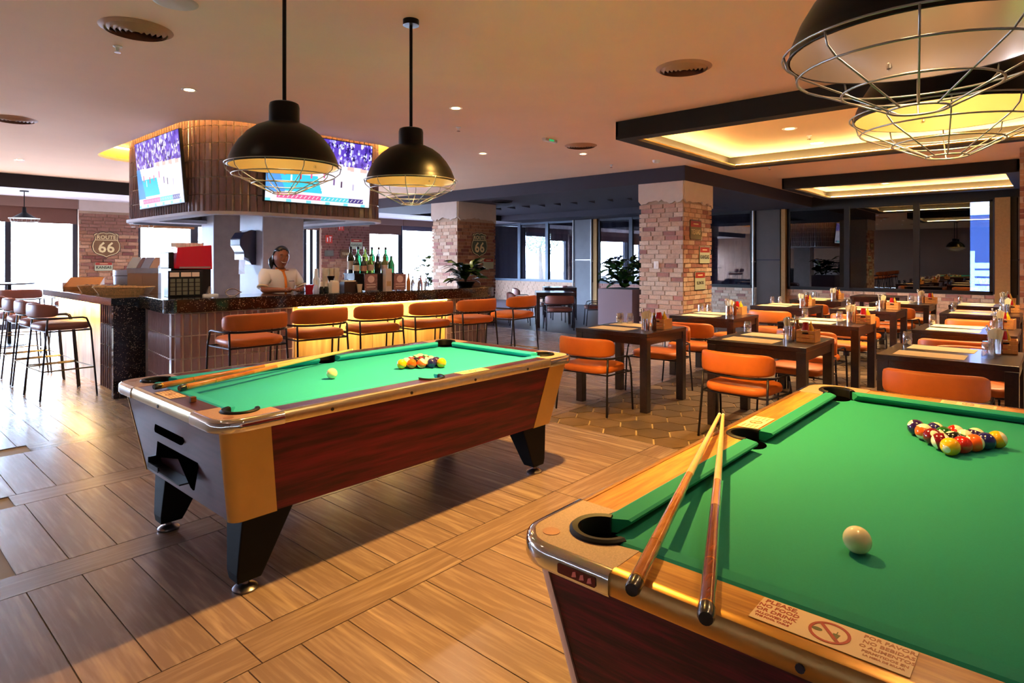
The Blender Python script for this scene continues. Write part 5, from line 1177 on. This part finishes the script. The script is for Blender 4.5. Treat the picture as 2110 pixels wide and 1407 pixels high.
for i, (x, y, g, c, h) in enumerate(((2.73, .09, mat('orange_bottle', 'C07A3C', .1, coat=.5), SV_, .21), (2.80, .10, CLR, BK, .17), (2.87, .06, CLR, BK, .15), (2.93, .12, mat('pink_bottle', 'B07070', .1, coat=.5), BK, .18), (2.68, .14, mat('orange_bottle'), BK, .22), (3.0, .1, CLR, mat('glossy_red'), .14))):
    bottle(x, y, 1.0702, h, .026, g, c, 'small %s sauce bottle right of the menus, %s' % (('orange', 'clear', 'clear', 'pink', 'tall orange', 'clear red-capped')[i], ('second from left', 'third from left', 'fourth from left', 'fifth from left', 'leftmost', 'rightmost')[i]), None, 'spirit', 'small sauce bottles')
t = thing('chrome_ring_stand', 'bent chrome ring stand on the bar left of the bartender', 'ring stand', (*B(.66, .19), 1.0702), RB_); MB().tube([(.065 * cos(rad(a_)) + (.03 if a_ == 0 else 0), 0, .042 + .038 * sin(rad(a_))) for a_ in range(0, 360, 24)], .006, 8, True).build('ring', CHROME, t, smooth=True); MB().box(-.03, -.02, 0, .03, .02, .005).build('foot', CHROME, t)
# cup-lid organiser, card dispenser, espresso machine, ice bucket and baskets at the left
og = thing('lid_organiser', 'black organiser rack with price cards on the left end of the bar', 'organiser', (*B(.30, .50), 1.0702), RB_); OGM = mat('organiser_black', '0F0D10', .35)
MB().box(-.165, -.02, 0, .165, .14, .265).build('box', OGM, og, bevel=.004)
for i in range(5):
    for j in range(4): MB().box(-.145 + i * .058, -.026, .02 + j * .043, -.101 + i * .058, -.019, .055 + j * .043).build('compartment_lid', mat('grey_green_lid', '6A6656', .4), og)
for i, w_ in enumerate((.085, .095, .07)): MB().box(-.15 + i * .103, -.028, .205, -.15 + i * .103 + w_, -.0205, .25).build('price_card', mat('pink_card', 'E4C4B0', .6), og)
cm_ = thing('coffee_machine', 'glossy red coffee machine with black base behind the bar end', 'coffee machine', (*B(.44, .97), 1.0702), RB_ + rad(8)); cm_.scale = (.82, .8, 1)
MB().box(-.27, -.16, 0, .24, .16, .285).build('base', OGM, cm_)
MB().prism([(-.22, .0), (.22, .0), (.20, -.26), (-.20, -.26)], 0, .004); MB().prism([(-.235, 0), (.235, -.01), (.225, .255), (-.21, .225)], -.02, .20).build('red_hood', mat('signal_red', 'D0122C', .2, coat=.8), cm_, bevel=.008, loc=(0, -.02, .285)).rotation_euler = (rad(90), 0, 0)
MB().box(-.30, -.17, .285, -.235, .12, .46).build('side_tank', OGM, cm_, bevel=.01)
MB().tube([(.24, -.05, .36), (.29, -.05, .38), (.29, -.05, .42)], .012, 8).build('steam_knob', OGM, cm_)
MB().box(-.2, -.245, .288, .2, -.238, .305).build('chrome_bar', CHROME, cm_)
for i in range(7):
    MB().lathe([(.0001, 0), (.034, 0), (.04, .05), (.0001, .05)], 14, (-.17 + i * .057, 0, .515)).build('cup_on_top', WHITE, cm_, smooth='auto')
cdp = thing('silver_dispenser', 'silver dispenser with slanted lids beside the red machine', 'dispenser', (2.58, 8.20, 1.0502), rad(-40))
MB().box(-.17, -.08, 0, .17, .12, .30).build('body', mat('tan_drawer', 'A88A74', .45), cdp); MB().box(-.175, -.085, .24, .175, .12, .30).build('top_band', SILVER, cdp)
for i, c_ in enumerate(('C8D4DC', '8A747C', '98A8D0', 'C8A898')):
    x_ = -.175 + (0, .11, .155, .255)[i]; w_ = (.105, .04, .095, .09)[i]; MB().add([(x_, -.10, .30), (x_ + w_, -.10, .30), (x_ + w_, .06, .43), (x_, .06, .43), (x_, .10, .30), (x_ + w_, .10, .30)], [(0, 1, 2, 3), (3, 2, 5, 4), (0, 3, 4), (1, 5, 2), (0, 4, 5, 1)]).build('slanted_lid', mat('lid_' + c_, c_, .2, .4), cdp)
for i in range(2): MB().box(-.165 + i * .168, -.087, .03, -.005 + i * .168, -.081, .225).build('drawer', mat('tan_drawer'), cdp)
ib = thing('ice_bucket', 'pale steel bucket on the side counter', 'bucket', (2.52, 8.75, 1.0502)); MB().lathe([(.0001, 0), (.095, 0), (.125, .10), (.13, .27), (.122, .27), (.09, .01), (.0001, .01)], 28).build('pail', mat('satin_steel', 'B4BCD0', .35, .5), ib, smooth='auto'); MB().tube([(.131 * cos(2 * PI * i / 28), .131 * sin(2 * PI * i / 28), .20) for i in range(28)], .004, 6, True).build('band', STEEL, ib)
gr_ = thing('grinder', 'black grinder between the bucket and the silver dispenser', 'grinder', (2.63, 8.52, 1.0502)); MB().box(-.06, -.06, 0, .06, .06, .27).build('body', OGM, gr_, bevel=.01); MB().lathe([(.03, .27), (.05, .36), (.0001, .36)], 16).build('hopper', GLASS, gr_, smooth='auto')
WK = mat('woven_wicker', 'E2B478', .8, nz=(60, .3), bump=(140, .6))
def basket(x, y, rz, L, w_, label, fill):
    t = thing('bread_basket', label, 'basket', (x, y, 1.0502), rz, 'wicker trays on the side counter')
    MB().loft([[(a * s_, b * s_, z_) for a, b in rrect(L, w_, .04, 4)] for s_, z_ in ((.80, 0), (1, .085), (.97, .085), (.78, .008))], True, True, True).build('tray', WK, t, smooth='auto')
    rim = MB().tube([(a * .99, b * .99, .086) for a, b in rrect(L, w_, .04, 6)], .008, 6, True); rim.build('rim', WK, t)
    rn = random.Random(int(x * 100)); 
    for k in range(fill):
        MB().lathe([(.0001, -.025), (.03, -.014), (.036, 0), (.03, .016), (.0001, .026)], 10).build('dark_bun', mat('dark_crust', '2A0E12', .35, coat=.4), t, smooth=True, loc=(-L * .36 + L * .72 * k / max(fill - 1, 1), rn.uniform(-.03, .03), .075))
    return t
basket(2.30, 8.02, rad(-46), .60, .24, 'long wicker tray nearest the camera on the side counter', 0)
basket(2.36, 8.42, rad(-46), .50, .24, 'wicker tray with dark buns behind the long wicker tray', 8)
basket(2.22, 8.70, rad(-46), .40, .22, 'small wicker tray with dark buns at the outer edge of the side counter', 5)
cr_ = thing('serving_crate', 'slanted wooden serving crate on the far part of the side counter', 'crate', (2.35, 9.85, 1.0502), rad(-30)); cr_.scale = (.8, .8, .8); MB().add([(-.25, -.16, 0), (.25, -.16, 0), (.25, .16, 0), (-.25, .16, 0), (-.25, -.16, .05), (.25, -.16, .05), (.25, .16, .20), (-.25, .16, .20)], [(0, 3, 2, 1), (4, 5, 6, 7), (0, 1, 5, 4), (1, 2, 6, 5), (2, 3, 7, 6), (3, 0, 4, 7)]).build('crate_box', mat('pale_crate_wood'), cr_); MB().box(-.26, -.17, .0, -.25, .17, .12).build('white_side', WHITE, cr_)
pc = thing('white_plate', 'white square plate at the bar end beside the organiser', 'plate', (*B(.53, .50), 1.0702), RB_); MB().prism(rrect(.15, .12, .01), 0, .016).build('plate', WHITE, pc); MB().lathe([(.0001, .016), (.035, .016), (.03, .06), (.012, .10), (.0001, .10)], 16).build('glass_dome', GLASS, pc, smooth='auto')
# paper towel dispenser on the column
td = thing('towel_dispenser', 'dark towel dispenser with paper hanging from the concrete column', 'towel dispenser', (3.925, 8.32, 1.62), rad(180))
dm = MB(); sec = [(0, .23), (.06, .235), (.16, .20), (.22, .11), (.22, .02), (.17, -.06), (.16, -.13), (.10, -.16), (.06, -.24), (0, -.24)]
dm.loft([[(x_, y_, z_) for x_, z_ in sec] for y_ in (-.15, -.14, .14, .15)]).build('shell', mat('dark_plastic', '38344A', .18, coat=.6), td, bevel=.01); MB().box(.06, -.14, -.17, .165, .14, -.06).build('lower_window', mat('pale_blue_plastic'), td)
MB().add([(.12, -.10, -.16), (.12, .10, -.16), (.15, .12, -.30), (.14, .13, -.36), (.15, -.05, -.37), (.13, -.09, -.30)], [(0, 1, 2, 5), (5, 2, 3, 4)]).build('paper_towel', mat('white_tissue', 'EDE6EA', .9), td)

# ================================================================ SIGNS
BLKP = mat('sign_black', '2A2420', .5); CRM = mat('sign_cream', 'E8D8A0', .5); SRED = mat('sign_red', '9C3224', .5); SGRY = mat('sign_grey', '6C6C60', .5); GREENP = mat('plate_pale_green', 'B8C0A0', .5)
def shield(org, right, w, h, label, field):
    t = thing('route_shield_sign', label, 'sign'); orient(t, org, right, (0, 0, 1))
    def outline(s_):
        half = [(0, .46), (.10, .50), (.20, .485), (.30, .44), (.36, .46), (.44, .40), (.40, .30), (.42, .18), (.48, .06), (.50, -.08), (.47, -.22), (.38, -.34), (.24, -.40), (.10, -.44), (0, -.50)]
        return [(x_ * w * s_, y_ * h * s_) for x_, y_ in half] + [(-x_ * w * s_, y_ * h * s_) for x_, y_ in half[-2:0:-1]]
    MB().prism(outline(1), 0, .008).build('plate', BLKP, t); MB().prism(outline(.955), .008, .010).build('cream_border', CRM, t); MB().prism(outline(.90), .010, .0115).build('field', field, t)
    MB().box(-.40 * w, .17 * h, .0115, .40 * w, .195 * h, .013).build('divider', CRM, t)
    a = link('lettering', text_mesh('ROUTE', h * .20, CRM, .001, bold=.002), t, (0, h * .285, .0128)); b = link('numerals', text_mesh('66', h * .56, CRM, .001, bold=.006), t, (0, -h * .12, .0128)); return t
shield((4.20, 15.872, 1.78), (1, 0, 0), .56, .58, 'ROUTE 66 shield sign on the brick pier by the leftmost window', mat('shield_brown', '7A5A3A', .5))
shield((10.08, 10.0 - .006, 1.79), (1, 0, 0), .54, .58, 'ROUTE 66 shield sign on the brick column at the bar end', mat('shield_green', '4A5A44', .5))
def plate_sign(org, w, h, word, label, top='HISTORIC', col=GREENP, right=(1, 0, 0), tc_=None, band=True):
    t = thing('state_plate_sign', label, 'sign'); orient(t, org, right, (0, 0, 1))
    MB().prism(rrect(w, h, .02, 3), 0, .006).build('plate', BLKP, t); MB().prism(rrect(w * .96, h * .94, .018, 3), .006, .0075).build('field', col, t)
    if band: MB().prism([(x_, y_ + h * .30) for x_, y_ in rrect(w * .90, h * .30, .012, 2)], .0075, .009).build('red_band', SRED, t); MB().box(-w * .22, h * .27, .009, w * .22, h * .33, .0098).build('band_stripe', CRM, t)
    if word: link('lettering', text_mesh(word, min(h * .42, w * 1.35 / max(len(word), 1)), tc_ or BLKP, .0008, bold=.002), t, (0, -h * .12 if band else 0, .0085)); return t
fy = 4.60 - .006
plate_sign((9.83, fy, 1.955), .44, .33, 'TEXAS', 'TEXAS plate sign, topmost on the thick brick column', tc_=CRM, col=mat('plate_olive', '7C7648', .5))
plate_sign((10.18, fy, 1.53), .42, .30, 'KANSAS', 'KANSAS plate sign, middle one on the thick brick column')
plate_sign((10.00, fy, 1.09), .42, .32, 'ILLINOIS', 'ILLINOIS plate sign, lowest on the thick brick column')
plate_sign((10.38, 9.994, 1.36), .36, .26, '', 'plate sign partly hidden by the plant on the bar-end column')
plate_sign((4.15, 15.872, 1.30), .36, .20, 'KANSAS', 'KANSAS plate sign under the shield at the left brick pier', band=True)
plate_sign((10.73, 15.872, 1.93), .44, .34, 'KANSAS', 'KANSAS plate sign on the brick pier behind the bar')
plate_sign((10.37, 15.872, 1.62), .42, .24, 'TEXAS', 'cream TEXAS plate sign on the brick pier behind the bar', band=False, col=mat('plate_brown', '6A4A2A', .5), tc_=CRM)
plate_sign((9.80, 15.872, 1.64), .30, .17, '', 'small grey plate sign on the brick pier behind the bar', band=False, col=SGRY)
def fire_sign(org, s_, label):
    t = thing('fire_sign', label, 'sign'); orient(t, org, (1, 0, 0), (0, 0, 1)); MB().cbox(0, 0, .003, s_, s_ * 1.05, .006).build('plate', mat('safety_red', 'C83A2A', .4), t)
    W_ = mat('sign_white', 'F0E0D8', .5); MB().box(-s_ * .32, -s_ * .35, .006, -s_ * .18, s_ * .2, .008).build('extinguisher_symbol', W_, t); MB().box(.02 * s_, s_ * .22, .006, s_ * .36, s_ * .34, .008).box(s_ * .12, -s_ * .36, .006, s_ * .22, s_ * .22, .008).build('hose_symbol', W_, t)
fire_sign((10.20, 15.872, 2.42), .20, 'red fire-point sign above the shelf of signs behind the bar, upper one'); fire_sign((9.80, 15.872, 2.05), .22, 'red fire-point sign on the brick pier behind the bar, lower one')
sw = thing('light_switch', 'white light switch on the thick brick column', 'switch'); orient(sw, (9.40 - .006, 5.09, 1.36), (0, -1, 0), (0, 0, 1)); MB().cbox(0, 0, .005, .09, .13, .01).build('plate', WHITE, sw, bevel=.003); MB().cbox(0, 0, .012, .03, .05, .006).build('rocker', WHITE, sw)

# ================================================================ CEILING FIXTURES
VENTM = mat('vent_bronze', 'B88C6C', .5)
def diffuser(x, y, label, r=.19, z=3.0, m=None):
    t = thing('air_diffuser', label, 'air vent', (x, y, z), group='round ceiling diffusers'); m = m or VENTM
    def ring_(r0, r1, z0, z1): return MB().loft([[(q * cos(2 * PI * i / 36), q * sin(2 * PI * i / 36), zz) for i in range(36)] for q, zz in ((r0, z0), (r1, z1), (r1 - .006, z1 + .003), (r0 - .006, z0 + .003))], True, False, False)
    MB().lathe([(.0001, -.001), (r * .97, -.001)], 36).build('dark_throat', mat('vent_dark', '4A3024', .9), t)
    ring_(r, r + .03, -.018, -.001).build('outer_flange', m, t, smooth='auto')
    for k in range(5): ring_(r * (.14 + k * .17), r * (.14 + k * .17) + .026, -.026, -.004).build('vane', m, t, smooth='auto')
diffuser(1.40, 4.63, 'large round air vent in the upper left of the ceiling'); diffuser(4.62, 2.26, 'round air vent near the black ceiling raft'); diffuser(1.39, 8.60, 'round air vent at the left edge of the ceiling'); diffuser(6.85, 4.85, 'round air vent over the far end of the bar, left of the raft')
diffuser(10.0, 9.2, 'round air vent in the charcoal soffit', .22, 2.75, mat('vent_black', '1C181C', .6)); diffuser(7.5, 13.6, 'round air vent near the left soffit', .2, 3.0)
for i, (x, y) in enumerate(DOWN[:3] + [(4.3, 4.6), (7.4, 5.2)]):
    t = thing('downlight', 'recessed ceiling downlight %s' % ('above the left stools', 'far left near the daylight windows', 'over the end of the bar', 'between the pendants and the vent', 'between the bar end and the raft')[i], 'downlight', (x, y, 3.0), group='recessed downlights')
    MB().lathe([(.04, -.002), (.062, -.006), (.068, -.001)], 24).build('trim_ring', WHITE, t, smooth='auto'); MB().lathe([(.0001, -.003), (.042, -.003)], 20).build('lamp_face', LAMPW, t)
for i, (x, y) in enumerate(((7.52, 2.35), (8.68, 2.37), (7.52, .2), (8.68, .2), (13.2, 2.6), (14.2, 2.6), (13.2, .8))):
    t = thing('downlight', 'bright downlight inside the %s glowing raft, number %s from the left' % ('larger' if i < 4 else 'smaller', ('one', 'two', 'three', 'four', 'one', 'two', 'three')[i]), 'downlight', (x, y, 2.984), group='raft downlights')
    MB().lathe([(.048, -.002), (.075, -.008), (.085, -.001)], 24).build('trim_ring', WHITE, t, smooth='auto'); MB().lathe([(.0001, -.003), (.05, -.003)], 20).build('lamp_face', LAMPW, t)
for i, (x, y, z, lb) in enumerate(((1.42, 5.10, 3.0, 'near the large round air vent'), (4.94, 5.24, 3.0, 'beside the right pendant'), (8.55, 5.45, 3.0, 'by the charcoal soffit edge'), (8.1, 2.3, 2.984, 'between the two raft downlights'), (10.5, 3.6, 3.0, 'between the two rafts'))):
    t = thing('sprinkler', 'small ceiling sprinkler head ' + lb, 'sprinkler', (x, y, z), group='sprinkler heads'); MB().lathe([(.0001, 0), (.03, 0), (.03, -.006), (.012, -.012), (.010, -.035), (.0001, -.035)], 14).build('body', WHITE, t, smooth='auto'); MB().lathe([(.0001, -.045), (.022, -.045), (.022, -.048), (.0001, -.048)], 12).build('deflector', CHROME, t)
t = thing('smoke_detector', 'white smoke detector by the charcoal soffit corner', 'smoke detector', (8.63, 4.68, 3.0)); MB().lathe([(.06, 0), (.06, -.02), (.045, -.042), (.0001, -.045)], 24).build('body', WHITE, t, smooth='auto')
t = thing('ceiling_speaker', 'round pale ceiling speaker cut by the top edge', 'speaker', (1.41, 3.97, 3.0)); MB().lathe([(.0001, -.010), (.10, -.008), (.115, -.006), (.125, -.001)], 36).build('grille', mat('speaker_white', 'C8B4A4', .6), t, smooth='auto')
t = thing('exit_light', 'small green and white exit light on the ceiling right of the pendants', 'exit light', (6.22, 4.89, 3.0)); MB().box(-.12, -.03, -.035, .12, .03, 0).build('box', WHITE, t, bevel=.004); MB().box(-.05, -.031, -.03, .05, -.03, -.006).build('green_panel', mat('exit_green', '1E9A5A', .4, emit=.6), t)
def small_lamp(x, y, zr, label):
    t = thing('cone_pendant', label, 'pendant lamp', (x, y, 2.75), group='small cone pendants by the windows'); z = zr - 2.75
    MB().lathe([(.0001, 0), (.07, 0), (.07, -.02), (.0001, -.02)], 20).build('canopy', BLACK, t, smooth='auto'); MB().tube([(0, 0, -.01), (0, 0, z + .2)], .008, 8).build('rod', BLACK, t)
    MB().lathe([(.03, .24), (.035, .15), (.05, .13), (.20, .035), (.205, .03), (.19, .033)], 28, (0, 0, z)).build('shade', BLACK, t, smooth='auto')
    c = MB(); [c.tube([(.21 * cos(a), .21 * sin(a), z + .04), (.235 * cos(a), .235 * sin(a), z + .03), (.21 * cos(a), .21 * sin(a), z - .03), (.19 * cos(a), .19 * sin(a), z - .035)], .0035, 5) for a in [2 * PI * k / 10 for k in range(10)]]
    for r_, h_ in ((.235, .03), (.20, -.033)): c.tube([(r_ * cos(2 * PI * i / 28), r_ * sin(2 * PI * i / 28), z + h_) for i in range(28)], .004, 5, True)
    c.build('wire_cage', WIRE, t); MB().lathe([(.0001, 0), (.03, .01), (.035, .04), (.015, .07)], 12, (0, 0, z + .03)).build('bulb', mat('frosted_bulb'), t, smooth=True)
small_lamp(2.52, 14.57, 2.20, 'black cone pendant in front of the leftmost window'); small_lamp(4.55, 14.7, 2.18, 'black cone pendant seen under the tiled bulkhead')

# ================================================================ PLANTS
def leaf(mb, p, d, up, L, w_):
    d = Vector(d).normalized(); s_ = d.cross(Vector(up)).normalized(); n = s_.cross(d); pts = []
    for t_, ww, dr in ((0, .05, 0), (.25, .75, .05), (.55, 1, .03), (.8, .7, -.06), (1, .02, -.16)):
        c = Vector(p) + d * (L * t_) + n * (L * dr); pts.append((c - s_ * w_ / 2 * ww + n * .08 * w_ * ww, c, c + s_ * w_ / 2 * ww + n * .08 * w_ * ww))
    vs = [tuple(q) for r_ in pts for q in r_]; fs = []
    for i in range(4):
        for j in range(2): a = i * 3 + j; fs.append((a, a + 1, a + 4, a + 3))
    mb.add(vs, fs)
def plant(t, z0, n, h, spread, L, seed, mats=(PLANTL, PLANTL2)):
    rn = random.Random(seed); st = MB()
    for k in range(max(3, n // 9)):
        a = rn.uniform(0, 6.3); e = Vector((cos(a) * spread * .5, sin(a) * spread * .5, z0 + h * rn.uniform(.6, 1))); st.tube([(0, 0, z0), (cos(a) * spread * .15, sin(a) * spread * .15, z0 + h * .4), tuple(e)], .008, 6)
    st.build('stem', mat('plant_stem', '3A3418', .7), t)
    for k in range(n):
        a = rn.uniform(0, 6.3); q = rn.random() ** .5; z = z0 + h * rn.uniform(.1, 1); p = (cos(a) * spread * q * .6, sin(a) * spread * q * .6, z); m = MB(); tl = rn.uniform(-.3, .9)
        leaf(m, (0, 0, 0), (cos(a), sin(a), tl), (rn.uniform(-.3, .3), rn.uniform(-.3, .3), 1), L * rn.uniform(.7, 1.15), L * rn.uniform(.55, .8)); m.build('leaf', mats[1] if rn.random() < .22 else mats[0], t, smooth=True, loc=p)
pl = thing('planter', 'tall mauve planter with broad dark leaves left of the thick brick column', 'potted plant', (9.86, 5.98, 0)); MB().box(-.36, -.36, 0, .36, .36, .92).build('planter_box', mat('mauve_planter', '73565A', .5), pl, bevel=.006); MB().box(-.33, -.33, .86, .33, .33, .921).build('soil', mat('soil', '1E140E', .9), pl)
plant(pl, .93, 95, .52, .50, .25, 5)
pl2 = thing('potted_plant', 'broad-leaved plant in a dark bowl on the right end of the bar', 'potted plant', (*B(3.86, .38), 1.0702)); MB().lathe([(.0001, 0), (.09, 0), (.14, .07), (.13, .075), (.0001, .06)], 20).build('bowl', BLACK, pl2, smooth='auto'); plant(pl2, .05, 60, .26, .24, .20, 8, (PLANTL, PLANTL2))
pl3 = thing('potted_plant', 'leafy plant in front of the bright window left of the bar-end column', 'potted plant', (11.4, 13.3, 0)); MB().lathe([(.0001, 0), (.16, 0), (.2, .6), (.0001, .6)], 20).build('pot', mat('pale_pot', 'B8B4B0', .6), pl3, smooth='auto'); plant(pl3, .6, 50, .95, .50, .22, 11)
pl4 = thing('flower_pot', 'small yellow-green flowers behind the silver dispenser', 'potted plant', (2.95, 9.0, 1.0)); MB().lathe([(.0001, 0), (.05, 0), (.065, .1), (.0001, .1)], 16).build('pot', WHITE, pl4, smooth='auto'); plant(pl4, .1, 14, .25, .12, .07, 13, (PLANTL2, mat('yellow_petals', 'C8B040', .6)))
dr = MB().box(2.83, 8.92, 0, 3.2, 9.6, 1.0).build('back_cabinet', mat('rack_black'), None); tag(dr, 'low dark cabinet behind the side counter', 'cabinet')
